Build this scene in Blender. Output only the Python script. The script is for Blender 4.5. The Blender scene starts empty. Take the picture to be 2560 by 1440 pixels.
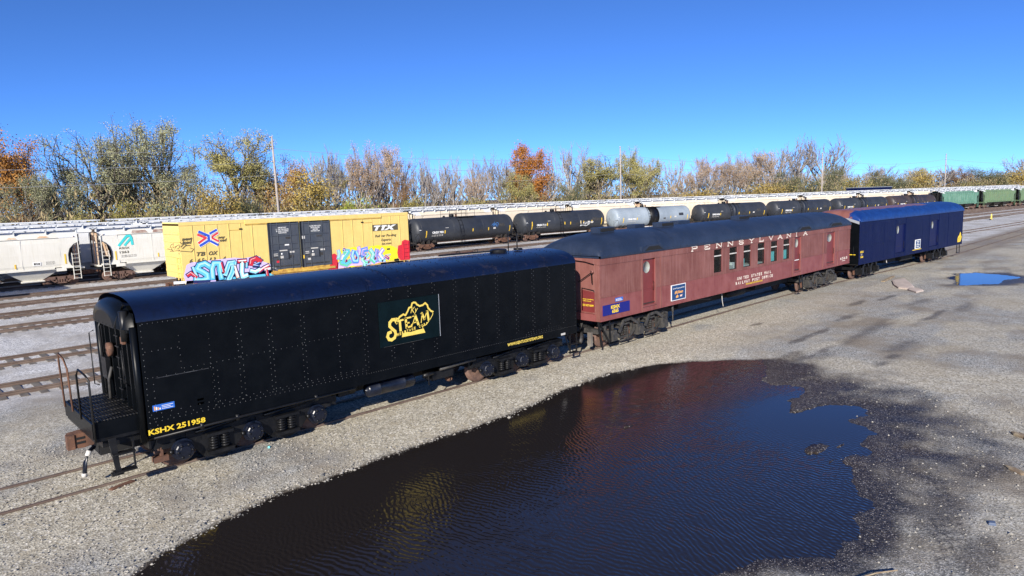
import bpy, math, random
import numpy as np
from mathutils import Vector, Matrix
R = math.radians
scene = bpy.context.scene
COL = scene.collection

# ------------------------------------------------------------------ camera, sky, sun, exposure
cam_d = bpy.data.cameras.new('camera')
cam_d.sensor_width = 36.0
cam_d.lens = 36.0 * 1689.53 / 2560.0
cam_d.clip_start, cam_d.clip_end = 0.1, 6000
cam = bpy.data.objects.new('camera', cam_d); COL.objects.link(cam)
c_r = Vector((0.7170576, -0.69625868, -0.03243834)); c_u = Vector((0.11437621, 0.07162962, 0.9908518)); c_f = Vector((0.68756562, 0.71420799, -0.13099799))
cam.matrix_world = Matrix(((c_r.x, c_u.x, -c_f.x, 0.0), (c_r.y, c_u.y, -c_f.y, -16.987), (c_r.z, c_u.z, -c_f.z, 5.835), (0, 0, 0, 1)))
scene.camera = cam
SUN_EL = 23.0
SUN_DIR = Vector((-0.82, -0.572, 0)).normalized() * math.cos(R(SUN_EL)) + Vector((0, 0, math.sin(R(SUN_EL))))
world = bpy.data.worlds.new('World'); scene.world = world; world.use_nodes = True
wn = world.node_tree; wn.nodes.clear()
sky = wn.nodes.new('ShaderNodeTexSky'); sky.sky_type = 'NISHITA'; sky.sun_disc = False
sky.sun_elevation = R(SUN_EL); sky.sun_rotation = math.atan2(SUN_DIR.x, SUN_DIR.y) % (2 * math.pi)
sky.altitude = 0; sky.air_density = 0.38; sky.dust_density = 0.15; sky.ozone_density = 9.5
bg = wn.nodes.new('ShaderNodeBackground'); bg.inputs['Strength'].default_value = 0.142
wo = wn.nodes.new('ShaderNodeOutputWorld')
wn.links.new(sky.outputs[0], bg.inputs[0]); wn.links.new(bg.outputs[0], wo.inputs[0])
sun_d = bpy.data.lights.new('sun', 'SUN'); sun_d.energy = 5.0; sun_d.angle = R(0.5); sun_d.color = (1.0, 0.93, 0.82)
sun = bpy.data.objects.new('sun', sun_d); COL.objects.link(sun)
sun.rotation_euler = (-SUN_DIR).to_track_quat('-Z', 'Y').to_euler()
vs = scene.view_settings; scene.display_settings.display_device = 'sRGB'
vs.view_transform = 'Standard'; vs.look = 'None'; vs.gamma = 1.0; vs.exposure = 0.5
scene.cycles.max_bounces = 6; scene.cycles.use_denoising = True
scene.cycles.caustics_reflective = False; scene.cycles.caustics_refractive = False

# ------------------------------------------------------------------ materials
def principled(name):
    m = bpy.data.materials.new(name); m.use_nodes = True
    nt = m.node_tree; return m, nt, nt.nodes['Principled BSDF']
def node(nt, kind, **kw):
    n = nt.nodes.new('ShaderNode' + kind)
    for k, v in kw.items():
        if k in n.inputs: n.inputs[k].default_value = v
        else: setattr(n, k, v)
    return n
def mixrgb(nt, fac, a, b, blend='MIX'):
    n = nt.nodes.new('ShaderNodeMix'); n.data_type = 'RGBA'; n.blend_type = blend
    for i, v in ((0, fac), (6, a), (7, b)):
        if hasattr(v, 'is_linked') or hasattr(v, 'links'): nt.links.new(v, n.inputs[i])
        elif i == 0: n.inputs[i].default_value = v
        else: n.inputs[i].default_value = (*v, 1)
    return n.outputs[2]
def ramp(nt, src, lo, hi):
    n = nt.nodes.new('ShaderNodeMapRange'); n.inputs[1].default_value = lo; n.inputs[2].default_value = hi
    nt.links.new(src, n.inputs[0]); return n.outputs[0]
def coords(nt, scale=(1, 1, 1), kind='Object'):
    tc = nt.nodes.new('ShaderNodeTexCoord'); mp = nt.nodes.new('ShaderNodeMapping'); mp.inputs['Scale'].default_value = scale
    nt.links.new(tc.outputs[kind], mp.inputs[0]); return mp.outputs[0]
def noise(nt, vec, scale, detail=4, rough=.6):
    n = node(nt, 'TexNoise', Scale=scale, Detail=detail, Roughness=rough); nt.links.new(vec, n.inputs['Vector']); return n.outputs[0]
def P(name, c1, c2=None, scale=1.5, rough=.6, metal=0.0, streak=None, dirt=None, bump=0.0, lo=.38, hi=.66, spec=.5, dlo=.55, dhi=.75):
    """Paint: c1 mottled with c2; optional vertical streaks and dirt patches of their own colour."""
    m, nt, b = principled(name)
    b.inputs['Roughness'].default_value = rough; b.inputs['Metallic'].default_value = metal; b.inputs['Specular IOR Level'].default_value = spec
    col = c1
    v = coords(nt)
    if c2: col = mixrgb(nt, ramp(nt, noise(nt, v, scale), lo, hi), col, c2)
    if streak:
        sv = coords(nt, (5, 5, .35))
        col = mixrgb(nt, ramp(nt, noise(nt, sv, 1.6, 5, .7), .48, .8), col, streak)
    if dirt: col = mixrgb(nt, ramp(nt, noise(nt, v, scale * 2.3, 6, .75), dlo, dhi), col, dirt)
    if isinstance(col, tuple): b.inputs['Base Color'].default_value = (*col, 1)
    else: nt.links.new(col, b.inputs['Base Color'])
    if bump:
        bp = node(nt, 'Bump', Strength=bump, Distance=.02); nt.links.new(noise(nt, v, 9, 4), bp.inputs['Height']); nt.links.new(bp.outputs[0], b.inputs['Normal'])
    return m
MAT = {}
def addmats():
    A = MAT
    A['black'] = P('black_gloss_paint', (.0022, .003, .0042), (.004, .005, .0065), 2.2, .36, dirt=(.009, .0095, .011), dlo=.62, dhi=.9, bump=.05, spec=.16)
    A['blackroof'] = P('black_roof_sky_sheen', (.0025, .008, .036), (.004, .007, .022), .9, .33, streak=(.002, .004, .012), dirt=(.06, .05, .055), dlo=.57, dhi=.85, bump=.15, spec=.6)  # black paint with the blue sheen of the sky mixed into its colour
    A['rivet'] = P('rivet_heads_glint_grey', (.085, .09, .10), (.012, .012, .015), 3, .45)  # pale grey paints the glint on black rivet heads
    A['gear'] = P('running_gear_black', (.005, .0055, .007), (.013, .013, .014), 4, .4, dirt=(.05, .043, .036), spec=.35, dlo=.6, dhi=.85)
    A['geargrey'] = P('running_gear_dusty', (.06, .056, .052), (.02, .02, .021), 5, .65, dirt=(.20, .17, .135), dlo=.58, dhi=.85)
    A['journal'] = P('journal_blue_black', (.004, .006, .014), (.010, .013, .024), 6, .3, dirt=(.06, .055, .05), dlo=.66, dhi=.9, spec=.45)
    A['rust'] = P('rusty_steel', (.16, .075, .045), (.085, .045, .032), 4, .85, dirt=(.24, .13, .08))
    A['wheelrust'] = P('rusty_wheel', (.17, .10, .075), (.10, .06, .05), 5, .8)
    A['rail'] = P('rail_steel', (.12, .082, .064), (.19, .14, .11), .7, .7, dirt=(.08, .055, .045))
    A['sleeper'] = P('old_sleeper_wood', (.11, .092, .078), (.20, .18, .155), 2, .9)
    A['yellowtext'] = P('yellow_lettering', (.85, .60, .04), rough=.5)
    A['paleyellow'] = P('pale_yellow_lettering', (.88, .68, .14), (.8, .58, .1), 4, .5)
    A['white'] = P('white_lettering', (.82, .82, .80), rough=.5)
    A['cream'] = P('cream_lettering', (.82, .72, .62), rough=.5)
    A['darktextshade'] = P('dark_lettering', (.10, .085, .05), rough=.6)
    A['teal'] = P('dark_teal_panel', (.002, .007, .009), (.003, .010, .013), 3, .4, spec=.15)
    A['navy'] = P('navy_sign', (.006, .012, .19), rough=.4)
    A['signblue'] = P('blue_sign', (.012, .055, .17), rough=.45)
    A['brightblue'] = P('bright_blue_plate', (.03, .14, .55), rough=.4)
    A['red'] = P('tuscan_red_paint', (.17, .058, .047), (.235, .092, .078), .9, .6, streak=(.30, .145, .125), dirt=(.15, .04, .038), dlo=.56, dhi=.85, bump=.12)
    A['redlow'] = P('tuscan_red_lower', (.20, .052, .05), (.26, .085, .08), 1.4, .5, streak=(.28, .10, .095), dirt=(.33, .15, .13), dlo=.62, dhi=.8)
    A['reddoor'] = P('door_red_paint', (.19, .035, .036), (.16, .03, .03), 2, .4, dirt=(.26, .1, .09), dlo=.62, dhi=.8)
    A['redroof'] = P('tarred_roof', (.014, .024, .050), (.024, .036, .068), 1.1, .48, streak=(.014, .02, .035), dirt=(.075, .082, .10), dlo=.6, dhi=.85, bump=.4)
    A['bluecar'] = P('navy_car_paint', (.0025, .007, .046), (.005, .010, .054), 1.2, .45, streak=(.010, .016, .066), dirt=(.018, .022, .05), bump=.35, spec=.08)
    A['bluedoor'] = P('navy_door_paint', (.003, .007, .06), rough=.35, spec=.12)
    A['yellow'] = P('boxcar_yellow', (.83, .62, .20), (.78, .57, .18), 1.2, .5, streak=(.70, .50, .17), dirt=(.55, .38, .16), dlo=.62, dhi=.85)
    A['yellowframe'] = P('boxcar_yellow_sill', (.70, .46, .09), (.45, .25, .06), 2.5, .55, dirt=(.2, .1, .05))
    A['slate'] = P('boxcar_door_slate', (.055, .065, .085), (.075, .085, .10), 1.5, .45, streak=(.10, .10, .11))
    A['slatelow'] = P('dark_slate_trim_rib_shade', (.018, .022, .032), rough=.5)  # dark slate trim, also the painted shadow strips by the door ribs
    A['galv'] = P('galvanised_roof', (.5, .5, .5), (.62, .63, .64), 1.3, .45, dirt=(.36, .35, .33))
    A['tankblack'] = P('tank_black_paint', (.026, .030, .039), (.040, .044, .053), .6, .5, dirt=(.06, .058, .056), dlo=.58, dhi=.85)
    A['tankgrey'] = P('tank_grey_paint', (.26, .31, .36), (.31, .36, .41), .8, .5, streak=(.24, .28, .31))
    A['tankbrown'] = P('tank_brown_stained_paint', (.03, .028, .032), (.065, .043, .038), .7, .5)
    A['hop'] = P('hopper_cream_grey', (.70, .68, .61), (.76, .74, .68), .5, .55, streak=(.62, .59, .50), dirt=(.56, .5, .4), dlo=.66, dhi=.86)
    A['hopbeige'] = P('hopper_beige', (.74, .64, .49), (.80, .71, .57), .5, .55, streak=(.68, .55, .40), dirt=(.5, .38, .26), dlo=.66, dhi=.85)
    A['hopwhite'] = P('hopper_roof_white', (.66, .68, .70), (.74, .75, .76), .9, .5, dirt=(.5, .47, .43), dlo=.6, dhi=.85)
    A['hopend'] = P('rust_stained_end_sheet', (.66, .44, .27), (.74, .66, .54), 1.4, .6, streak=(.45, .22, .10), dirt=(.34, .16, .08), dlo=.58, dhi=.76)
    A['hopgreen'] = P('hopper_weathered_green', (.085, .21, .15), (.13, .27, .20), .7, .6, streak=(.30, .40, .34), dirt=(.17, .15, .10), dlo=.6, dhi=.8)
    A['hopolive'] = P('hopper_faded_green', (.15, .24, .13), (.12, .20, .12), .7, .6, streak=(.22, .20, .12), dirt=(.2, .14, .09), dlo=.6, dhi=.8)
    A['ruststain'] = P('roof_edge_rust_stain', (.28, .16, .13), (.5, .42, .35), 2.2, .7)
    A['walk'] = P('running_board_grating', (.20, .23, .27), (.28, .31, .34), 3, .5)
    A['dark'] = P('dark_recess_shade', (.008, .008, .009), rough=.8)  # near-black shade painted into recesses and underframes; also black trim
    A['frame'] = P('dusty_underframe', (.015, .014, .014), (.045, .037, .032), 2, .7)
    A['interior'] = P('dark_interior', (.02, .022, .022), (.04, .05, .045), 2, .8)
    A['seat'] = P('turquoise_board', (.22, .78, .80), rough=.6)
    A['wood'] = P('grey_pole_wood', (.42, .37, .33), (.33, .29, .26), 2, .85)
    A['wire'] = P('pale_wire', (.35, .35, .36), rough=.5)
    A['offwhite'] = P('dusty_white', (.62, .6, .56), (.5, .48, .45), 4, .7)
    A['oval'] = P('cloudy_pane', (.34, .35, .31), (.28, .29, .26), 3, .25)
    A['silver'] = P('bright_silver_strip', (.6, .62, .66), rough=.3, metal=.5)
    for n, c in dict(g_lav=(.62, .52, .86), g_cyan=(.12, .55, .80), g_sky=(.35, .75, .88), g_navy=(.02, .03, .13), g_red=(.62, .03, .05), g_white=(.85, .86, .86),
                     g_green=(.15, .62, .38), g_violet=(.42, .32, .72), g_pink=(.80, .55, .82), g_yel=(.9, .78, .03), g_mar=(.22, .02, .10), g_blue=(.08, .28, .72), g_peach=(.85, .6, .5),
                     logo_red=(.68, .05, .06), logo_blue=(.03, .09, .55), teal_logo=(.06, .60, .60), mark_yel=(.85, .55, .05), orange=(.85, .42, .12)).items():
        A[n] = P('paint_' + n.replace('g_', 'graffiti_'), c, rough=.5)
    # glass: clear pane with reflections
    m, nt, b = principled('window_glass'); nt.nodes.remove(b)
    tr = node(nt, 'BsdfTransparent'); tr.inputs[0].default_value = (.75, .8, .8, 1); gl = node(nt, 'BsdfGlossy', Roughness=.03); gl.inputs[0].default_value = (.9, .9, .9, 1)
    fr = node(nt, 'LayerWeight', Blend=.3); pw = nt.nodes.new('ShaderNodeMath'); pw.operation = 'POWER'; pw.inputs[1].default_value = 3.0; nt.links.new(fr.outputs['Facing'], pw.inputs[0]); mx = nt.nodes.new('ShaderNodeMixShader')
    nt.links.new(pw.outputs[0], mx.inputs[0]); nt.links.new(tr.outputs[0], mx.inputs[1]); nt.links.new(gl.outputs[0], mx.inputs[2]); nt.links.new(mx.outputs[0], nt.nodes['Material Output'].inputs[0])
    A['glass'] = m
    # blue roof with an old brown-red coat left on the crown
    m, nt, b = principled('blue_roof_half_repainted'); v = coords(nt)
    sx = nt.nodes.new('ShaderNodeSeparateXYZ'); nt.links.new(v, sx.inputs[0])
    nz = noise(nt, coords(nt, (.8, 3, 3)), 1.2, 4)
    def mth(op, a, bb):
        n = nt.nodes.new('ShaderNodeMath'); n.operation = op
        for i, q in enumerate((a, bb)):
            if isinstance(q, (int, float)): n.inputs[i].default_value = q
            else: nt.links.new(q, n.inputs[i])
        return n.outputs[0]
    wob = mth('MULTIPLY', mth('SUBTRACT', nz, .5), 1.1)
    yy = mth('ADD', sx.outputs[1], wob)
    f1 = ramp(nt, yy, -.93, -.83); f2 = ramp(nt, mth('ADD', sx.outputs[0], mth('MULTIPLY', wob, 1.6)), 13.6, 13.0)
    brown = mixrgb(nt, ramp(nt, noise(nt, v, 2), .4, .65), (.20, .075, .06), (.24, .10, .085))
    blue = mixrgb(nt, ramp(nt, noise(nt, v, 3), .4, .65), (.004, .026, .14), (.007, .042, .20))
    nt.links.new(mixrgb(nt, mth('MULTIPLY', f1, f2), blue, brown), b.inputs['Base Color']); b.inputs['Roughness'].default_value = .42
    bp = node(nt, 'Bump', Strength=.5, Distance=.03); nt.links.new(noise(nt, v, 5, 4), bp.inputs['Height']); nt.links.new(bp.outputs[0], b.inputs['Normal'])
    A['blueroof'] = m
addmats()

# ------------------------------------------------------------------ mesh builder
class MB:
    def __init__(s): s.v = []; s.f = []; s.m = []; s.mats = []; s.sm = []
    def mi(s, mat):
        if mat not in s.mats: s.mats.append(mat)
        return s.mats.index(mat)
    def add(s, vs_, fs, mat, smooth=False):
        o = len(s.v); k = s.mi(mat); s.v.extend(vs_)
        for f in fs: s.f.append(tuple(i + o for i in f)); s.m.append(k); s.sm.append(smooth)
    def box(s, x0, x1, y0, y1, z0, z1, mat):
        s.add([(x, y, z) for z in (z0, z1) for y in (y0, y1) for x in (x0, x1)],
              [(0, 2, 3, 1), (4, 5, 7, 6), (0, 1, 5, 4), (2, 6, 7, 3), (0, 4, 6, 2), (1, 3, 7, 5)], mat)
    def bar(s, a, b, w, h, mat):
        """box beam from a to b with section w x h"""
        a = Vector(a); b = Vector(b); d = (b - a).normalized(); up = Vector((0, 0, 1)) if abs(d.z) < .9 else Vector((1, 0, 0))
        r = d.cross(up).normalized() * (w / 2); u = r.cross(d).normalized() * (h / 2)
        vs_ = [tuple(p + i * r + j * u) for p in (a, b) for i, j in ((-1, -1), (1, -1), (1, 1), (-1, 1))]
        s.add(vs_, [(0, 1, 2, 3), (7, 6, 5, 4), (0, 4, 5, 1), (1, 5, 6, 2), (2, 6, 7, 3), (3, 7, 4, 0)], mat)
    def tube(s, pts, r, mat, n=6, r1=None, caps=True):
        pts = [Vector(p) for p in pts]; rings = []; N = len(pts)
        for i, p in enumerate(pts):
            d = (pts[min(i + 1, N - 1)] - pts[max(i - 1, 0)]).normalized()
            up = Vector((0, 0, 1)) if abs(d.z) < .9 else Vector((1, 0, 0))
            a = d.cross(up).normalized(); b = a.cross(d)
            rr = r if r1 is None else r + (r1 - r) * i / (N - 1)
            rings.append([tuple(p + rr * (math.cos(t) * a + math.sin(t) * b)) for t in (2 * math.pi * k / n for k in range(n))])
        vs_ = [q for ring in rings for q in ring]; fs = []
        for i in range(N - 1):
            for k in range(n): fs.append((i * n + k, i * n + (k + 1) % n, (i + 1) * n + (k + 1) % n, (i + 1) * n + k))
        if caps: fs.append(tuple(range(n))[::-1]); fs.append(tuple((N - 1) * n + k for k in range(n)))
        s.add(vs_, fs, mat, n >= 6)
    def lathe(s, prof, c, axis, mat, n=16, smooth=True):
        """prof: list of (radius, offset along axis); axis 'x','y','z'"""
        vs_ = []
        for r, a in prof:
            for k in range(n):
                t = 2 * math.pi * k / n; p, q = r * math.cos(t), r * math.sin(t)
                o = {'x': (a, p, q), 'y': (p, a, q), 'z': (p, q, a)}[axis]
                vs_.append((c[0] + o[0], c[1] + o[1], c[2] + o[2]))
        N = len(prof); fs = [(i * n + k, i * n + (k + 1) % n, (i + 1) * n + (k + 1) % n, (i + 1) * n + k) for i in range(N - 1) for k in range(n)]
        fs.append(tuple(range(n))); fs.append(tuple((N - 1) * n + k for k in range(n)))
        s.add(vs_, fs, mat, smooth)
    def poly_xz(s, pts, y, mat, depth=0.0):
        """outline in the x-z plane, front at y; extruded by depth towards +y"""
        n = len(pts); vs_ = [(x, y, z) for x, z in pts]
        if depth == 0: s.add(vs_, [tuple(range(n))], mat); return
        vs_ += [(x, y + depth, z) for x, z in pts]
        fs = [tuple(range(n)), tuple(range(n, 2 * n))[::-1]] + [(i, i + n, (i + 1) % n + n, (i + 1) % n) for i in range(n)]
        s.add(vs_, fs, mat)
    def poly_yz(s, pts, x, mat, depth=0.0):
        n = len(pts); vs_ = [(x, y, z) for y, z in pts]
        if depth == 0: s.add(vs_, [tuple(range(n))], mat); return
        vs_ += [(x + depth, y, z) for y, z in pts]
        s.add(vs_, [tuple(range(n)), tuple(range(n, 2 * n))[::-1]] + [(i, i + n, (i + 1) % n + n, (i + 1) % n) for i in range(n)], mat)
    def stroke(s, pts, w, y, mat):
        """thick flat line in the x-z plane"""
        for i in range(len(pts) - 1):
            (x0, z0), (x1, z1) = pts[i], pts[i + 1]; dx, dz = x1 - x0, z1 - z0; L = math.hypot(dx, dz) or 1e-6
            nx, nz = -dz / L * w / 2, dx / L * w / 2; ex, ez = dx / L * w * .3, dz / L * w * .3
            yy = y - .0004 * (i % 2)
            s.add([(x0 - ex + nx, yy, z0 - ez + nz), (x0 - ex - nx, yy, z0 - ez - nz), (x1 + ex - nx, yy, z1 + ez - nz), (x1 + ex + nx, yy, z1 + ez + nz)], [(0, 1, 2, 3)], mat)
    def extrude_x(s, prof, xs, mat, smooth=False, caps=True, matfn=None, scale=None):
        """closed or open (y,z) profile swept along x stations"""
        n = len(prof); vs_ = []
        for i, x in enumerate(xs):
            for (y, z) in (prof if scale is None else scale(i, prof)): vs_.append((x, y, z))
        fs = [(i * n + k, (i + 1) * n + k, (i + 1) * n + k + 1, i * n + k + 1) for i in range(len(xs) - 1) for k in range(n - 1)]
        s.add(vs_, fs, mat, smooth)
        if caps:
            for i in (0, len(xs) - 1): s.add([vs_[i * n + k] for k in range(n)], [tuple(range(n))], mat)
    def rivet(s, x, y, z, mat, r=.022):
        s.add([(x - r, y, z), (x, y, z - r), (x + r, y, z), (x, y, z + r), (x, y - r * .8, z)], [(0, 1, 4), (1, 2, 4), (2, 3, 4), (3, 0, 4)], mat)
    def wall_xz(s, x0, x1, z0, z1, y, holes, mat, depth=.08, rev=None, zmat=None):
        """wall in the x-z plane with rectangular openings and reveals"""
        xs = sorted({x0, x1, *[h[0] for h in holes], *[h[1] for h in holes]}); zs = sorted({z0, z1, *[h[2] for h in holes], *[h[3] for h in holes], *([zmat[0]] if zmat else [])})
        for i in range(len(xs) - 1):
            for k in range(len(zs) - 1):
                cx, cz = (xs[i] + xs[i + 1]) / 2, (zs[k] + zs[k + 1]) / 2
                if any(h[0] < cx < h[1] and h[2] < cz < h[3] for h in holes): continue
                s.add([(xs[i], y, zs[k]), (xs[i + 1], y, zs[k]), (xs[i + 1], y, zs[k + 1]), (xs[i], y, zs[k + 1])], [(0, 1, 2, 3)], zmat[1] if zmat and cz < zmat[0] else mat)
        for a, b, c, d in holes:
            for p, q in (((a, c), (b, c)), ((b, c), (b, d)), ((b, d), (a, d)), ((a, d), (a, c))):
                s.add([(p[0], y, p[1]), (q[0], y, q[1]), (q[0], y + depth, q[1]), (p[0], y + depth, p[1])], [(0, 1, 2, 3)], rev or mat)
    def text(s, body, x0, z0, h, y, mat, w=None, shear=0, bold=.02, center=False, face=-1):
        vs_, fs, ww = text_mesh(body, shear, bold)
        k = h; kx = k if w is None else w / max(ww, 1e-3)
        ox = x0 - (ww * kx / 2 if center else 0)
        s.add([(ox + px * kx, y, z0 + pz * k) for px, pz in vs_], fs, mat)
    def build(s, name, parent=None, origin=None, kind=None, link=True):
        me = bpy.data.meshes.new(name)
        vs_ = s.v if origin is None else [(x - origin[0], y - origin[1], z - origin[2]) for x, y, z in s.v]
        me.from_pydata(vs_, [], s.f)
        for mt in s.mats: me.materials.append(MAT[mt] if isinstance(mt, str) else mt)
        me.polygons.foreach_set('material_index', s.m); me.polygons.foreach_set('use_smooth', s.sm)
        me.update()
        ob = bpy.data.objects.new(name, me); COL.objects.link(ob)
        if parent is not None: ob.parent = parent
        if origin is not None and parent is None: ob.location = origin
        if kind: ob['kind'] = kind
        return ob
def flush(m, *a):
    o = m.build(*a); m.__init__(); return o
_tc = {}
def text_mesh(body, shear=0, bold=.02):
    key = (body, shear, bold)
    if key not in _tc:
        cu = bpy.data.curves.new('lettering', 'FONT'); cu.body = body; cu.shear = shear; cu.offset = bold; cu.resolution_u = 2; cu.fill_mode = 'FRONT'
        ob = bpy.data.objects.new('lettering', cu); me = bpy.data.meshes.new_from_object(ob)
        vs_ = [(v.co.x, v.co.y) for v in me.vertices]; fs = [tuple(p.vertices) for p in me.polygons]
        bpy.data.objects.remove(ob); bpy.data.curves.remove(cu); bpy.data.meshes.remove(me)
        x0 = min((v[0] for v in vs_), default=0); z1 = max((v[1] for v in vs_), default=1)
        vs_ = [(x - x0, z / .73) for x, z in vs_]
        _tc[key] = (vs_, fs, max(v[0] for v in vs_))
    return _tc[key]
def tag(o, label, cat, group=None, kind=None):
    if label: o['label'] = label
    if cat: o['category'] = cat
    if group: o['group'] = group
    if kind: o['kind'] = kind
    return o
def thing(name, label, cat, loc=(0, 0, 0), rz=0.0, group=None):
    o = bpy.data.objects.new(name, None); COL.objects.link(o); o.empty_display_size = .3
    o.location = loc; o.rotation_euler = (0, 0, rz); return tag(o, label, cat, group)
def copy_tree(o, parent=None):
    c = o.copy(); COL.objects.link(c)
    if parent is not None: c.parent = parent
    for ch in list(o.children): copy_tree(ch, c)
    return c
def smooth_path(pts):
    xs = np.array([p[0] for p in pts], float); ys = np.array([p[1] for p in pts], float)
    m = np.gradient(ys, xs)
    d = np.diff(ys) / np.diff(xs)
    for i in range(len(d)):
        if abs(d[i]) < 1e-9: m[i] = m[i + 1] = 0
    def f(x):
        x = np.clip(np.asarray(x, float), xs[0], xs[-1]); i = np.clip(np.searchsorted(xs, x) - 1, 0, len(xs) - 2)
        h = xs[i + 1] - xs[i]; t = (x - xs[i]) / h
        return (2 * t**3 - 3 * t**2 + 1) * ys[i] + (t**3 - 2 * t**2 + t) * h * m[i] + (-2 * t**3 + 3 * t**2) * ys[i + 1] + (t**3 - t**2) * h * m[i + 1]
    return f
def row1(x):
    x = np.asarray(x, float); d = np.clip(x - 62, 0, None)
    return 49.5 - np.where(d < 33, .25 * d * d / 66, .25 * 16.5 + .247 * (d - 33))
main_line = smooth_path([(-60, .05), (20, .05), (40, 0), (45, -.25), (60, -1.1), (66, -1.4), (97, -1.4), (320, -3)])
def on_path(f, x, L):
    """centre and heading of a vehicle of length L whose middle is at x"""
    a, b = float(f(x - L / 2)), float(f(x + L / 2)); return (x, (a + b) / 2, 0), math.atan2(b - a, L)
# ------------------------------------------------------------------ running gear
def wheelset(x, r, parent, mat='wheelrust', gauge=.72):
    m = MB()
    for s in (-1, 1):
        m.lathe([(.08, -.10), (.14, -.09), (r * .55, -.03), (r * .8, -.05), (r, -.06), (r, .05), (r + .025, .055), (r + .02, .085), (r * .8, .08), (.12, .11)] if s < 0 else
                [(.12, -.11), (r * .8, -.08), (r + .02, -.085), (r + .025, -.055), (r, -.05), (r, .06), (r * .8, .05), (r * .55, .03), (.14, .09), (.08, .10)], (x, s * gauge, r), 'y', mat, 22)
    m.tube([(x, -1.05, r), (x, 1.05, r)], .075, 'gear', 8)
    return m.build('wheelset', parent)
def springs(m, x, y, z0, z1, r, mat):
    n = 5
    for i in range(n):
        z = z0 + (z1 - z0) * (i + .5) / n; m.lathe([(r * .8, -.02), (r, -.012), (r, .012), (r * .8, .02)], (x, y, z), 'z', mat, 10)
    m.tube([(x, y, z0), (x, y, z1)], r * .55, 'dark', 6)
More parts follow.
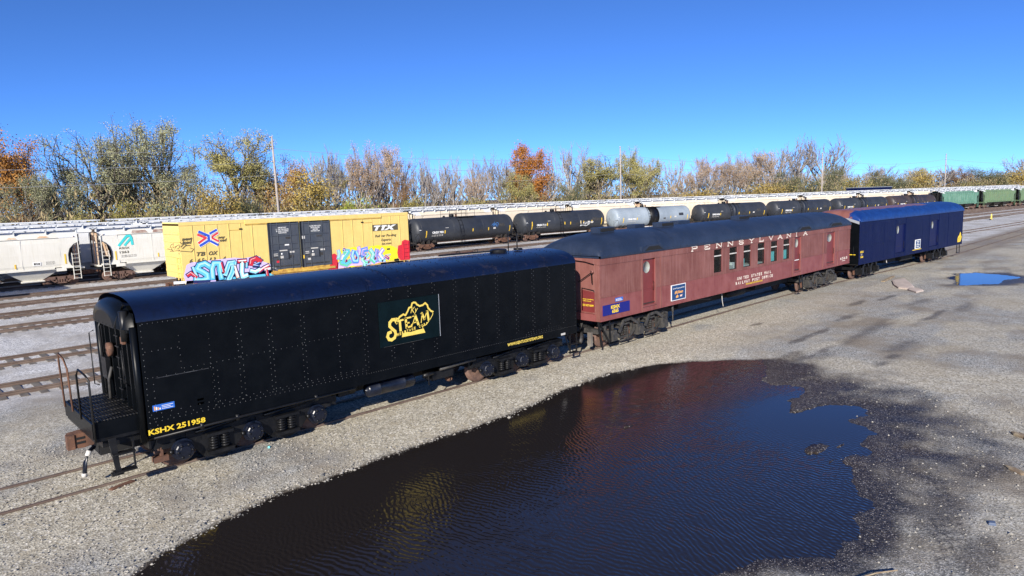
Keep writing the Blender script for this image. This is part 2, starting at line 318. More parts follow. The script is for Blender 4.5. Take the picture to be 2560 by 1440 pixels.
def passenger_truck(parent, xs, style):
    """six-wheel truck; xs are the three axle positions in the car's frame"""
    g = 'gear' if style != 'dusty' else 'geargrey'; r = .455; m = MB(); y0 = 1.05
    for s in (-1, 1):
        yo = s * y0
        ya, yb = sorted((yo - .06, yo + .06))
        if style == 'cast':
            m.poly_xz([(xs[0] - .62, .55), (xs[0] - .45, .86), (xs[2] + .45, .86), (xs[2] + .62, .55), (xs[2] + .45, .62), (xs[0] - .45, .62)], ya, g, .12)
            for a, b in ((xs[0], xs[1]), (xs[1], xs[2])):
                mid = (a + b) / 2
                m.poly_xz([(a + .1, .66), (a + .26, .40), (mid - .34, .15), (mid - .12, .08), (mid + .12, .08), (mid + .34, .15), (b - .26, .40), (b - .1, .66), (b - .1, .82), (a + .1, .82)], ya - .02, g, .14)
                for dx in (-.13, .13): springs(m, mid + dx, s * (y0 + .13), .30, .62, .1, g)
                m.box(mid - .3, mid + .3, *sorted((s * (y0 + .04), s * (y0 + .25))), .20, .28, g); m.box(mid - .3, mid + .3, *sorted((s * (y0 + .04), s * (y0 + .25))), .63, .70, g)
                m.tube([(a + .3, s * (y0 + .1), .78), (b - .3, s * (y0 + .1), .86)], .05, g, 6)
            for x in xs: m.bar((x - .42, s * (y0 + .04), .62), (x + .42, s * (y0 + .04), .62), .1, .1, g)
        else:
            for p, q in (((xs[0] - .55, .80), (xs[0] - .2, .92)), ((xs[0] - .2, .92), (xs[2] + .2, .92)), ((xs[2] + .2, .92), (xs[2] + .55, .80))): m.bar((p[0], yo, p[1]), (q[0], yo, q[1]), .09, .085, g)
            for a, b in ((xs[0], xs[1]), (xs[1], xs[2])):
                mid = (a + b) / 2; yy = s * (y0 + .16)
                P_ = [(a - .12, .66), (a + .2, .60), (mid - .34, .33), (mid + .34, .33), (b - .2, .60), (b + .12, .66)]
                for p, q in zip(P_[:-1], P_[1:]): m.bar((p[0], yy, p[1]), (q[0], yy, q[1]), .06, .10, g)
                for p, q in (((mid - .5, .55), (mid - .2, .98)), ((mid - .2, .98), (mid + .25, 1.02)), ((mid + .25, 1.02), (b - .1, .74))): m.bar((p[0], s * (y0 + .24), p[1]), (q[0], s * (y0 + .24), q[1]), .06, .12, g)
                springs(m, mid - .12, s * (y0 + .05), .38, .80, .09, g); springs(m, mid + .14, s * (y0 + .05), .38, .80, .09, g)
                m.box(mid - .26, mid + .26, *sorted((s * (y0 - .05), s * (y0 + .2))), .80, .86, g); m.tube([(a + .35, s * (y0 + .27), .24), (b - .3, s * (y0 + .27), .27)], .03, g, 6)
                m.bar((mid, s * (y0 + .28), .22), (mid, s * (y0 + .28), .7), .045, .045, g)
            for x in xs:
                for d in (-.23, .23): m.box(x + d - .035, x + d + .035, ya, yb, .34, .9, g)
                m.bar((x - .3, s * (y0 - .1), .3), (x - .42, s * (y0 - .1), .8), .08, .1, 'rust')
    m.box(xs[0] - .35, xs[2] + .35, -.4, .4, .6, .85, 'dark')
    for x in (xs[0] - .55, (xs[0] + xs[1]) / 2, (xs[1] + xs[2]) / 2, xs[2] + .55): m.box(x - .1, x + .1, -1.05, 1.05, .62, .8, g)
    t = m.build('truck', parent)
    for x in xs:
        wheelset(x, r, t)
        for s in (-1, 1):
            j = MB()
            if style == 'cast':
                pr = [(.20, 0), (.215, .02), (.215, .10), (.25, .11), (.25, .16), (.205, .165), (.205, .305), (.185, .325), (.12, .328), (.115, .345), (.02, .347)]
                j.lathe(pr if s > 0 else [(a, -b) for a, b in pr], (x, s * 1.02, .47), 'y', 'journal', 16, False)
                for k in range(6): a = k * math.pi / 3; j.lathe([(.025, 0), (.025, s * .03), (.01, s * .035)], (x + .15 * math.cos(a), s * 1.335, .47 + .15 * math.sin(a)), 'y', 'gear', 6)
                j.tube([(x - .28, s * 1.17, .47), (x - .2, s * 1.17, .47)], .05, 'gear', 6)
            else:
                ya, yb = sorted((s * 1.03, s * 1.34)); j.box(x - .17, x + .17, ya, yb, .28, .70, g)
                ya, yb = sorted((s * 1.34, s * 1.40)); j.poly_xz([(x - .15, .31), (x + .15, .31), (x + .13, .56), (x + .06, .64), (x - .06, .64), (x - .13, .56)], ya, 'geargrey' if style == 'dusty' else g, .06)
            j.build('journal_box', t)
    return t
def freight_truck(parent, x, mat='rust'):
    m = MB()
    for s in (-1, 1):
        ya, yb = sorted((s * 1.0, s * 1.14))
        m.poly_xz([(x - 1.12, .58), (x - .8, .74), (x + .8, .74), (x + 1.12, .58), (x + 1.12, .40), (x + .72, .40), (x + .62, .50), (x - .62, .50), (x - .72, .40), (x - 1.12, .40)], ya, mat, .14)
        m.poly_xz([(x - .72, .42), (x - .35, .16), (x + .35, .16), (x + .72, .42), (x + .62, .46), (x + .3, .26), (x - .3, .26), (x - .62, .46)], ya, mat, .14)
        for d in (-.36, .36): m.box(x + d - .05, x + d + .05, ya, yb, .2, .7, mat)
        for dx in (-.18, 0, .18): springs(m, x + dx, s * 1.08, .26, .5, .085, mat)
    m.box(x - .22, x + .22, -1.1, 1.1, .5, .68, mat)
    t = m.build('truck', parent)
    for dx in (-.89, .89):
        wheelset(x + dx, .42, t)
        for s in (-1, 1):
            j = MB(); ya, yb = s * 1.0, s * 1.2
            j.lathe([(.12, ya), (.13, (ya + yb) / 2), (.10, yb)], (x + dx, 0, .44), 'y', mat, 10); j.build('bearing_cap', t)
    return t
def coupler(parent, x, sgn, z=.86, mat='rust', origin_y=0.0):
    m = MB(); X = lambda d: x + sgn * d
    m.bar((X(-.5), 0, z), (X(.05), 0, z), .17, .17, mat)
    m.poly_xz([(X(0), z - .15), (X(.2), z - .17), (X(.42), z - .15), (X(.42), z + .15), (X(.2), z + .17), (X(0), z + .13)], -.17, mat, .3)
    m.box(*sorted((X(.36), X(.50))), -.20, -.02, z - .16, z + .16, mat); m.box(*sorted((X(.26), X(.44))), .13, .22, z - .12, z + .12, mat)
    for dz in (-.07, .03): m.box(*sorted((X(.16), X(.33))), -.178, -.16, z + dz, z + dz + .05, 'dark')
    return m.build('coupler', parent)
def super_arc(hw, z0, h, n=12, p=2.6):
    """roof curve from near eave (-hw) over the crown to the far eave"""
    return [(-hw * math.copysign(abs(math.cos(t)) ** (2 / p), math.cos(t)), z0 + h * math.sin(t) ** (2 / p)) for t in (math.pi * k / n for k in range(n + 1))]

# ------------------------------------------------------------------ black water tender
def build_tender():
    T = thing('water_tender', 'black riveted tender with a yellow state-outline emblem, first in the front train', 'railway tender', (11.0, 0, 0))
    O = (11.0, 0, 0); X0, X1 = 4.0, 18.05
    rng = random.Random(3)
    m = MB(); HW = 1.5; ZB, ZS = 1.04, 3.53
    m.wall_xz(X0, X1, ZB, ZS, -HW, [(5.05, 5.2, 1.49, 1.54), (5.05, 5.2, 1.58, 1.63)], 'black', .04)
    m.add([(X0, HW, ZB), (X1, HW, ZB), (X1, HW, ZS), (X0, HW, ZS)], [(3, 2, 1, 0)], 'black')
    arc = super_arc(HW, ZS, .47, 14, 2.4)
    # the rear roof half is a separate rolled sheet, the front half continues the side plates
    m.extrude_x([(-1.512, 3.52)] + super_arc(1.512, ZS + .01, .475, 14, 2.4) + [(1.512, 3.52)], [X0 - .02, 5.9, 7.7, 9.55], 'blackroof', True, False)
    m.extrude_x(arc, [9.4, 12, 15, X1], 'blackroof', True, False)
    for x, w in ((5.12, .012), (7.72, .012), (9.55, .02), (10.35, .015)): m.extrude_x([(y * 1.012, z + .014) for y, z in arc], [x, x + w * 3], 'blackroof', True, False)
    m.poly_yz([(-HW, ZB)] + arc + [(HW, ZB)], X1, 'black')
    m.box(X0, X1, -HW, HW, ZB - .015, ZB, 'black')
    # seams of the side plates: thin lap edges
    for x, z0, z1 in ((9.42, 1.3, 3.3), (5.4, 1.35, 2.36)): m.box(x, x + .02, -1.506, -1.5, z0, z1, 'black')
    m.box(4.25, 5.35, -1.506, -1.5, 2.27, 2.285, 'rivet')
    yv = -1.501
    def col(x, z0, z1, dbl=True, st=.115):
        z = z0; k = 0
        while z < z1:
            m.rivet(x + (.045 if (k % 2 and dbl) else (-.045 if dbl else 0)), yv, z, 'rivet', .013); z += st * (.5 if dbl else 1) * 1.25; k += 1
    def row(x0, x1, z, st=.13, z1=None):
        n = int((x1 - x0) / st)
        for i in range(n + 1): m.rivet(x0 + (x1 - x0) * i / n, yv, z + ((z1 - z) * i / n if z1 else 0), 'rivet', .0115)
    col(4.06, 1.2, 3.48, False, .1)
    col(4.2, 1.25, 2.3, False, .12)
    for x, a, b, d in ((4.79, 2.4, 3.2, False), (5.42, 1.36, 3.2, False), (5.5, 1.4, 2.3, True), (6.1, 1.4, 3.24, True), (6.84, 1.4, 3.25, True), (7.68, 1.45, 3.22, True), (8.64, 1.5, 3.2, False), (9.44, 1.4, 3.25, True)): col(x, a, b, d)
    for x in (10.28, 10.92, 11.76, 12.55, 13.4, 14.24, 15.1, 15.87, 16.63, 17.4): col(x, 1.5, 3.52, True)
    col(17.98, 1.3, 3.38, False, .1)
    row(4.1, 9.3, 3.47, .1); row(4.1, 4.75, 2.87); row(4.1, 5.4, 2.3, .17); row(4.85, 6.1, 2.385); row(6.1, 7.65, 2.41); row(7.7, 9.4, 2.46); row(8.64, 9.45, 2.82, .09, 3.4)
    row(4.05, 9.4, 1.33, .12); row(4.15, 9.45, 1.40, .16); row(5.5, 9.3, 1.46, .16); row(9.4, 18, 1.30, .075); row(4.1, 5.3, 1.5, .2)
    row(15.5, 17.2, 1.36, .12); row(15.6, 17.1, 1.43, .12)
    ai = arc
    for x in (10.28, 10.92, 11.76, 12.55, 13.4, 14.24, 15.1, 15.87, 16.63, 17.4):
        for k in range(1, 10):
            y, z = ai[k]
            for f in (0, .5):
                yy = y + (ai[k + 1][0] - y) * f; zz = z + (ai[k + 1][1] - z) * f
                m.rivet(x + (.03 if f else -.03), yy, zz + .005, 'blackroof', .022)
    m.build('body', T, O)
    # open rear end
    e = MB(); xe = 3.98
    e.add([(xe, -1.38, ZB), (xe, 1.38, ZB), (xe, 1.38, 3.7), (xe, -1.38, 3.7)], [(0, 1, 2, 3)], 'black')
    for y in (-1.43, 1.43): e.tube([(3.93, y, ZB - .1), (3.93, y, 3.42)], .075, 'black', 10)
    for y in (-1.0, -.62, -.2, .3, .75, 1.05):
        e.box(xe - .09, xe, y - .03, y + .03, 1.3, 3.6, 'black')
        for k in range(28): e.add([(xe - .092, y - .02, 1.4 + k * .075), (xe - .092, y + .02, 1.4 + k * .075), (xe - .105, y, 1.42 + k * .075)], [(0, 1, 2)], 'rivet')
    e.box(xe - .14, xe, -1.35, 1.35, 3.3, 3.36, 'black')
    e.tube([(3.86, -1.1, 3.1), (3.86, -1.1, 3.75)], .09, 'gear', 10); e.tube([(3.85, .9, 1.6), (3.82, .9, 3.2), (3.9, .9, 3.4)], .03, 'gear', 6)
    e.tube([(3.8, .45, 1.56), (3.82, .5, 2.0), (3.88, .4, 2.3)], .035, 'geargrey', 6)
    for k in range(8): e.bar((3.84, -.55, 1.7 + k * .24), (3.84, -.3, 1.7 + k * .24), .025, .025, 'gear')
    e.box(3.80, 3.9, .55, .95, 2.0, 2.5, 'gear'); e.lathe([(.04, -.1), (.16, -.08), (.16, .02), (.05, .05)], (3.86, .2, 2.75), 'x', 'rust', 12)
    e.box(3.84, 3.9, -.9, -.72, 3.0, 3.15, 'rust')
    e.tube([(3.78, -1.3, 2.2), (3.70, -1.3, 2.25), (3.70, -1.3, 2.95), (3.78, -1.3, 3.0)], .014, 'gear', 6); e.tube([(3.82, 1.45, 1.7), (3.72, 1.45, 1.75), (3.72, 1.45, 3.0), (3.82, 1.45, 3.05)], .014, 'gear', 6)
    prof = super_arc(1.36, 3.36, .58, 10, 2.2)
    for i, (x, k) in enumerate(((3.98, 1.0), (3.86, .96), (3.76, .84), (3.72, .6))): pass
    st = [3.98, 3.86, 3.77, 3.72]; ks = [1.0, .95, .82, .55]
    e.extrude_x(prof, st, 'black', True, True, scale=lambda i, p: [(y * ks[i], 3.36 + (z - 3.36) * ks[i]) for y, z in p])
    for y in (-.95, -.6, -.25, .1, .45, .8): e.tube([(3.74, y * .9, 3.38), (3.80, y, 3.62), (3.92, y, 3.86)], .035, 'gear', 6)
    e.build('end_bulkhead', T, O)
    # platform with grating
    pf = MB()
    pf.box(3.02, 3.95, -1.32, -1.27, 1.2, 1.53, 'black'); pf.box(3.02, 3.95, 1.15, 1.2, 1.2, 1.53, 'black'); pf.box(3.02, 3.07, -1.27, 1.15, 1.2, 1.53, 'black'); pf.box(3.05, 3.98, -1.3, 1.2, 1.12, 1.2, 'gear')
    pf.box(3.1, 3.95, -1.25, 1.13, 1.30, 1.31, 'dark')
    for k in range(15): x = 3.09 + k * .062; pf.box(x, x + .014, -1.27, 1.15, 1.53, 1.558, 'gear')
    for k in range(34): y = -1.25 + k * .071; pf.box(3.07, 3.97, y, y + .012, 1.533, 1.555, 'geargrey' if k % 5 == 0 else 'gear')
    pf.build('platform', T, O)
    for pth in ([(3.05, -1.35, 1.15), (3.05, -1.35, 2.45), (3.02, -1.22, 2.55), (2.98, -.85, 2.62), (2.95, -.80, 2.5), (2.95, -.8, 1.55)],
                [(2.96, .0, 1.55), (2.94, 0, 2.5), (2.9, .05, 2.72), (2.9, .5, 2.78), (2.9, .55, 2.6), (2.92, .55, 1.55)]):
        h = MB(); h.tube(pth, .022, 'rust' if pth[1][1] == 0 else 'gear', 6); h.build('handrail', T, O)
    s = MB(); s.poly_xz([(3.26, 1.18), (3.40, 1.18), (3.43, .55), (3.47, .38), (3.36, .38), (3.33, .55)], -1.42, 'gear', .05); s.box(3.7, 3.73, -1.42, -1.36, .4, 1.1, 'gear')
    for z in (.42, .80): s.box(3.3, 3.73, -1.5, -1.3, z, z + .035, 'gear')
    s.box(3.26, 3.48, -1.43, -1.3, .36, .42, 'gear'); s.build('step', T, O)
    s = MB()
    for x in (17.75, 18.1): s.bar((x, -1.42, 1.05), (x, -1.42, .3), .04, .04, 'gear')
    for z in (.32, .62): s.box(17.73, 18.12, -1.5, -1.35, z, z + .03, 'gear')
    s.bar((17.5, -1.42, 1.0), (17.75, -1.42, .4), .03, .03, 'gear'); s.build('step', T, O)
    c = coupler(T, 3.25 - 11, -1, .92); 
    h = MB(); h.tube([(3.2, -.42, .80), (3.08, -.46, .72), (2.98, -.48, .5), (2.94, -.48, .2)], .045, 'journal', 8); h.tube([(3.09, -.46, .74), (3.04, -.47, .64)], .055, 'offwhite', 8); h.tube([(2.945, -.48, .28), (2.94, -.48, .2)], .055, 'offwhite', 8); h.build('air_hose', T, O)
    u = MB(); u.box(3.3, 18, -.4, .4, .55, 1.0, 'dark'); u.box(3.2, 4.0, -1.2, 1.2, .95, 1.12, 'gear'); u.box(8.8, 9.3, -1.0, 1.0, .7, 1.0, 'gear')
    u.tube([(4.1, -1.5, .98), (6, -1.52, 1.0), (9.0, -1.52, 1.0)], .03, 'gear', 6)
    for x in (5.1, 5.9, 7.9): u.tube([(x, -1.5, .93), (x, -1.5, 1.07)], .05, 'gear', 6)
    u.tube([(4.0, -1.35, .95), (4.9, -1.38, 1.0), (5.3, -1.3, 1.05)], .035, 'gear', 6)
    u.tube([(12.0, -1.3, .88), (13.4, -1.3, .92)], .055, 'geargrey', 8); u.box(11.8, 12.6, -1.2, -.7, .55, .8, 'gear'); u.tube([(11.4, -1.3, .80), (11.75, -1.3, .82)], .06, 'gear', 8); u.tube([(11.55, -1.35, .5), (11.55, -1.35, .85)], .02, 'gear', 5)
    u.box(12.9, 18.0, -1.35, 1.35, .98, 1.04, 'dark'); u.lathe([(.02, -.05), (.13, -.04), (.13, .03), (.03, .05)], (9.05, -1.3, .95), 'y', 'gear', 12)
    u.box(4.3, 4.36, -1.1, -1.0, .3, 1.0, 'rust'); u.box(4.15, 4.45, -1.15, -.95, .3, .42, 'rust'); u.lathe([(.05, -.12), (.1, -.05), (.1, .05), (.04, .12)], (12.6, -.95, .42), 'y', 'rust', 8)
    u.build('underframe', T, O)
    a = MB(); a.lathe([(.02, 0), (.15, .03), (.20, .09), (.20, .38), (.207, .385), (.207, .40), (.20, .405), (.20, 1.2), (.207, 1.205), (.207, 1.22), (.20, 1.225), (.2, 1.52), (.15, 1.58), (.02, 1.61)], (9.5, -1.2, .76), 'x', 'journal', 18); a.build('air_tank', T, O)
    q = MB(); q.lathe([(.02, 0), (.16, .01), (.16, .07), (.0, .08)], (16.8, .1, 4.02), 'z', 'gear', 14); q.lathe([(.3, 0), (.3, .1), (.26, .13), (.02, .15)], (15.9, .15, 3.99), 'z', 'gear', 18)
    q.bar((13.4, .3, 4.09), (15.7, .1, 4.08), .05, .05, 'gear'); q.bar((13.4, .3, 4.09), (15.0, .45, 4.10), .05, .05, 'rust')
    for x in (14.2, 15.0): q.tube([(x, .35, 4.05), (x, .35, 4.16), (x + .12, .35, 4.16), (x + .12, .35, 4.05)], .015, 'gear', 5)
    q.build('roof_hatch', T, O)
    for x, h in ((17.1, .78), (17.55, .70)): pp = MB(); pp.tube([(x, .9, 3.85), (x, .9, 3.85 + h)], .022, 'gear', 6); pp.build('grab_post', T, O)
    for xs in ((4.75, 6.37, 8.05), (13.97, 15.55, 17.1)): passenger_truck(T, [x - 11.0 for x in xs], 'cast')
    # lettering and plates
    L = MB(); L.text('KSHX 251958', 4.0, 1.075, .115, -1.508, 'yellowtext', 1.18, 0, .03); flush(L, 'lettering', T, O); L.text('WWW.KENTUCKYSTEAM.ORG', 14.62, 1.135, .095, -1.508, 'paleyellow', 1.65, 0, .03); flush(L, 'lettering', T, O)
    L.box(17.2, 17.42, -1.506, -1.502, 1.06, 1.13, 'offwhite'); L.build('data_plate', T, O)
    s = MB(); s.box(4.13, 4.57, -1.512, -1.502, 1.565, 1.70, 'brightblue')
    for k in range(3): s.box(4.31, 4.54 - .05 * (k % 2), -1.5135, -1.512, 1.59 + k * .033, 1.60 + k * .033, 'white')
    for k in range(4): s.box(4.155 + .035 * k, 4.18 + .035 * k, -1.5135, -1.512, 1.585, 1.67 - .015 * k, ('orange', 'white', 'orange', 'white')[k])
    s.build('notice_plate', T, O)
    # emblem panel
    pa, pb, pc, pd = 9.87, 11.92, 1.93, 3.165
    s = MB(); s.box(pa, pb, -1.530, -1.502, pc, pd, 'teal'); s.box(pb - .012, pb + .004, -1.533, -1.502, pc, pd, 'silver'); s.box(pa + .1, pb - .6, -1.532, -1.502, pc - .003, pc + .006, 'geargrey')
    quad = [(95, 420), (1180, 260), (1230, 1000), (170, 1240)]
    H = homog(quad)
    def U(px, py):
        w = H @ np.array([px, py, 1.0]); u, v = w[0] / w[2], w[1] / w[2]; return pa + u * (pb - pa), pd - v * (pd - pc)
    yq = -1.535
    def line(pts, w, mat='paleyellow'): s.stroke([U(*p) for p in pts], w, yq, mat)
    line([(370, 712), (430, 700), (475, 705), (495, 668), (560, 622), (600, 640), (640, 560), (660, 505), (700, 490), (712, 425), (740, 408), (775, 412), (800, 445), (850, 472), (905, 455), (945, 418), (985, 455), (1000, 505), (1045, 555), (1090, 578)], .05)
    line([(1090, 578), (1080, 630), (1050, 690), (1000, 768), (960, 812), (912, 832), (915, 880)], .022)
    s.poly_xz([U(*p) for p in ((555, 965), (640, 940), (700, 940), (800, 905), (930, 872), (962, 945), (545, 1035))], yq - .001, 'paleyellow')
    line([(440, 770), (415, 715), (360, 722), (318, 775), (318, 840), (370, 890), (420, 930), (435, 985), (415, 1045), (365, 1085), (315, 1080), (285, 1030), (300, 965), (345, 945)], .085)
    line([(440, 790), (460, 745), (560, 720)], .05); line([(500, 745), (520, 915)], .075)
    line([(605, 705), (630, 865)], .075); line([(590, 700), (700, 672)], .045); line([(615, 785), (670, 770)], .04); line([(630, 862), (715, 835), (720, 805)], .05)
    line([(715, 835), (745, 760), (775, 650)], .03); line([(775, 645), (835, 800)], .075); line([(745, 775), (815, 755)], .03); line([(725, 660), (780, 645)], .03)
    line([(885, 770), (895, 600)], .03); line([(890, 600), (940, 705)], .07); line([(940, 705), (985, 555)], .03); line([(985, 560), (1015, 722)], .07)
    for ch, px in zip('HERITAGE CORP', np.linspace(462, 975, 13)):
        if ch == ' ': continue
        py = 985 - (px - 462) * .40; a = U(px, py + 28); 
        s.text(ch, a[0], a[1], .075, yq - .002, 'paleyellow', .055, 0, .04)
    a = U(690, 600); s.text('Ky', a[0], a[1], .17, yq, 'paleyellow', .26, .35, .005)
    s.build('emblem_panel', T, O)
    return T
def homog(q):
    """homography from four image-like corners (TL,TR,BR,BL) of a drawing to the unit square"""
    A = []; dst = [(0, 0), (1, 0), (1, 1), (0, 1)]
    for (x, y), (u, v) in zip(q, dst): A += [[x, y, 1, 0, 0, 0, -u * x, -u * y, -u], [0, 0, 0, x, y, 1, -v * x, -v * y, -v]]
    return np.linalg.svd(np.array(A))[2][-1].reshape(3, 3)

def dome_roof(m, x0, x1, hw, z0, h, d, mat, p=2.35, n=16, drop=.06):
    """arched roof whose two ends turn down over a length d"""
    ks = []; xs = []
    for i in range(9):
        t = i / 8; xs.append(x0 + d * (1 - math.cos(t * math.pi / 2))); ks.append(max(.02, math.sin(t * math.pi / 2)) ** .62)
    mid = list(np.linspace(x0 + d, x1 - d, 14))[1:-1]; xs += mid; ks += [1.0] * len(mid)
    xs += [x1 - (x - x0) for x in xs[:9][::-1]]; ks += ks[:9][::-1]
    prof = super_arc(hw, 0, h, n, p)
    m.extrude_x(prof, xs, mat, True, True, scale=lambda i, p_: [(y, z0 + z * (.06 + .94 * ks[i])) for y, z in p_])
    for s in (-1, 1): m.box(x0, x1, *sorted((s * hw, s * (hw - .05))), z0 - drop, z0 + .015, mat)
    m.box(x0, x0 + .05, -hw, hw, z0 - drop, z0 + .02, mat); m.box(x1 - .05, x1, -hw, hw, z0 - drop, z0 + .02, mat)

# ------------------------------------------------------------------ red post-office car
def build_mail_car():
    cx = 31.7; T = thing('mail_car', 'faded red railway mail car with dark arched roof, second in the front train', 'railway car', (cx, 0, 0)); O = (cx, 0, 0)
    X0, X1 = 19.40, 44.0; ZB, ZE = 1.2, 3.60
    doors = [(22.08, 22.97, 1.46, 3.30), (36.06, 36.80, 1.46, 3.30), (40.42, 41.57, 1.42, 3.28)]
    wins = [(27.58, 28.30), (28.99, 29.73), (30.36, 31.10), (31.80, 32.56), (33.24, 33.99), (34.68, 35.43)]
    holes = doors + [(a, b, 2.21, 3.26) for a, b in wins]
    m = MB(); m.wall_xz(X0, X1, ZB, ZE, -1.5, holes, 'red', .1, 'redlow', (2.11, 'redlow'))
    m.add([(X0, 1.5, ZB), (X1, 1.5, ZB), (X1, 1.5, ZE), (X0, 1.5, ZE)], [(3, 2, 1, 0)], 'red'); m.box(X0, X1, -1.48, 1.48, ZB - .01, ZB + .02, 'frame')
    # letterboard, belt rail, pilasters and sill flange stand proud
    m.box(X0 - .03, X1 + .03, -1.522, -1.5, 3.30, ZE + .01, 'red')
    xs = [X0] + [v for d in doors for v in (d[0] - .03, d[1] + .03)] + [X1]
    for a, b in zip(xs[0::2], xs[1::2]):
        m.box(a, b, -1.516, -1.5, 2.09, 2.15, 'red'); n = int((b - a) / .16)
        for i in range(n): m.rivet(a + .08 + i * .16, -1.516, 2.075, 'redlow', .014)
    for x in (22.05, 22.98, 23.35, 36.85, 41.6, 42.1, 39.9, 35.85): m.box(x - .035, x + .035, -1.518, -1.5, ZB, 3.30, 'red')
    for x in np.arange(X0 + .1, X1, .21): m.rivet(x, -1.502, 1.27, 'redlow', .018)
    m.box(X0, X1, -1.512, -1.5, ZB, ZB + .04, 'redlow')
    for d in doors: m.box(d[0] - .05, d[1] + .05, -1.545, -1.5, d[2] - .055, d[2] - .02, 'redlow')
    # ends: corner posts, sheet, letterboard arch
    for xe, s in ((X0, -1), (X1, 1)):
        m.add([(xe + s * -.12, -1.5, ZB), (xe + s * -.12, 1.5, ZB), (xe + s * -.12, 1.5, ZE), (xe + s * -.12, -1.5, ZE)], [(0, 1, 2, 3)], 'red')
        for y in (-1, 1): m.box(*sorted((xe - s * .14, xe + s * .01)), *sorted((y * 1.499, y * 1.24)), ZB, ZE, 'red')
        m.poly_yz([(-1.5, 3.30), (-1.5, 3.60), (-.8, 3.60), (0, 3.60), (.8, 3.60), (1.5, 3.60), (1.5, 3.30), (.8, 3.43), (0, 3.48), (-.8, 3.43)], xe + s * .03 - (.1 if s > 0 else 0), 'red', .1)
        m.box(*sorted((xe - s * .13, xe + s * .03)), -1.3, 1.3, ZB, ZB + .26, 'redlow')
        m.tube([(xe - s * .10, -.55, 1.55), (xe - s * .10, -.55, 2.4), (xe - s * .10, -1.1, 2.34), (xe - s * .10, -1.19, 2.25), (xe - s * .10, -1.2, 1.55)], .022, 'gear', 6)
        m.add([(xe - s * .115, -.5, 1.5), (xe - s * .115, -1.17, 1.5), (xe - s * .115, -1.17, 2.27), (xe - s * .115, -.5, 2.33)], [(0, 1, 2, 3)], 'reddoor')
        m.bar((xe, -.45, 2.62), (xe, -1.1, 3.02), .03, .03, 'gear'); m.bar((xe + s * .02, -1.12, 3.0), (xe + s * .02, -1.14, 2.62), .03, .03, 'gear'); m.lathe([(.02, -.02), (.07, -.015), (.07, .015), (.02, .02)], (xe, -1.12, 3.06), 'x', 'red', 10)
    m.build('body', T, O)
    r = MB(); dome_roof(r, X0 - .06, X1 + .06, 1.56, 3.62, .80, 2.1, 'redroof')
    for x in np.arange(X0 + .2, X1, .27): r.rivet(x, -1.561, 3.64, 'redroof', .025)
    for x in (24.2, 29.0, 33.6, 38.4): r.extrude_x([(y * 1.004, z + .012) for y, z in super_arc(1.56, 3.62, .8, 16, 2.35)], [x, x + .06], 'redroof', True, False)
    roof = r.build('roof', T, O)
    for x0, x1 in ((20.8, 21.72), (25.05, 26.0), (31.95, 33.0)):
        v = MB(); v.box(x0, x1, -.42, .05, 4.38, 4.60, 'redroof'); v.box(x1, x1 + .012, -.38, .01, 4.42, 4.57, 'dark'); v.box(x0 + .04, x1 - .04, -.434, -.42, 4.44, 4.56, 'dark'); v.build('roof_vent', roof, O)
    for x0, x1 in ((22.0, 23.5), (36.3, 38.1), (40.6, 42.6)):
        for s in (-1, 1):
            v = MB(); P_ = [(x0, 3.60), (x0 + .1, 3.74), (x0 + .4, 3.84), (x1 - .4, 3.84), (x1 - .1, 3.74), (x1, 3.60)]
            v.poly_xz(P_, *(((-1.585, 'redroof', .24)) if s < 0 else (1.345, 'redroof', .24))); v.poly_xz([(x0 + .12, 3.63), (x0 + .42, 3.79), (x1 - .42, 3.79), (x1 - .12, 3.63)], s * 1.588, 'dark'); v.build('eave_hood', roof, O)
    for x0, x1 in ((24.2, 24.9), (27.6, 28.6)): v = MB(); v.box(x0, x1, .35, .8, 4.30, 4.55, 'redroof'); v.build('roof_vent', roof, O)
    # dark interior seen through the panes
    i = MB(); i.box(X0 + .3, X1 - .3, .3, .32, 1.25, 3.6, 'interior'); i.box(X0 + .3, X1 - .3, -1.46, .3, 1.5, 1.53, 'interior'); i.box(X0 + .3, X1 - .3, -1.46, .3, 3.55, 3.57, 'interior')
    i.box(29.08, 29.45, -1.41, -1.0, 2.1, 2.40, 'offwhite'); i.box(29.42, 29.64, -1.41, -1.2, 2.2, 2.52, 'white'); i.box(30.45, 32.5, -1.41, -1.0, 2.22, 2.30, 'offwhite'); i.build('interior', T, O)
    for a, b, z in ((33.30, 33.78, 2.72), (34.73, 35.22, 2.70), (30.42, 30.60, 2.62), (29.05, 29.16, 2.7)):
        s = MB(); s.box(a, b, -1.415, -1.40, 2.22, z, 'seat'); s.build('turquoise_board', T, O)
    for k, d in enumerate(doors):
        dd = MB(); dd.box(d[0] + .005, d[1] - .005, -1.44, -1.40, d[2] + .01, d[3] - .01, 'reddoor'); w = d[1] - d[0]; mx_ = (d[0] + d[1]) / 2
        dd.box(d[0] + .08, d[1] - .08, -1.446, -1.44, d[2] + .08, 2.05, 'reddoor'); dd.box(d[0] + .04, d[1] - .04, -1.45, -1.44, 2.08, 2.13, 'reddoor')
        D = dd.build('door', T, O); o = MB(); ow = w * (.30 if k else .26); xo = mx_ - w * .14
        o.lathe([(1, -.004), (1.0, .02), (.97, .02)], (0, 0, 0), 'y', 'oval', 20)
        o.v = [(xo + x * ow, -1.452 + y, 2.96 + z * .235) for x, y, z in o.v]; o.build('door_window', D, O)
        h = MB(); h.tube([(d[1] - .1, -1.45, 2.0), (d[1] - .1, -1.49, 2.03), (d[1] - .1, -1.49, 2.32), (d[1] - .1, -1.45, 2.35)], .012, 'gear', 5)
        if k == 1: h.box(d[0] + .05, d[1] - .05, -1.455, -1.445, 2.02, 2.06, 'white')
        h.build('handle', D, O)
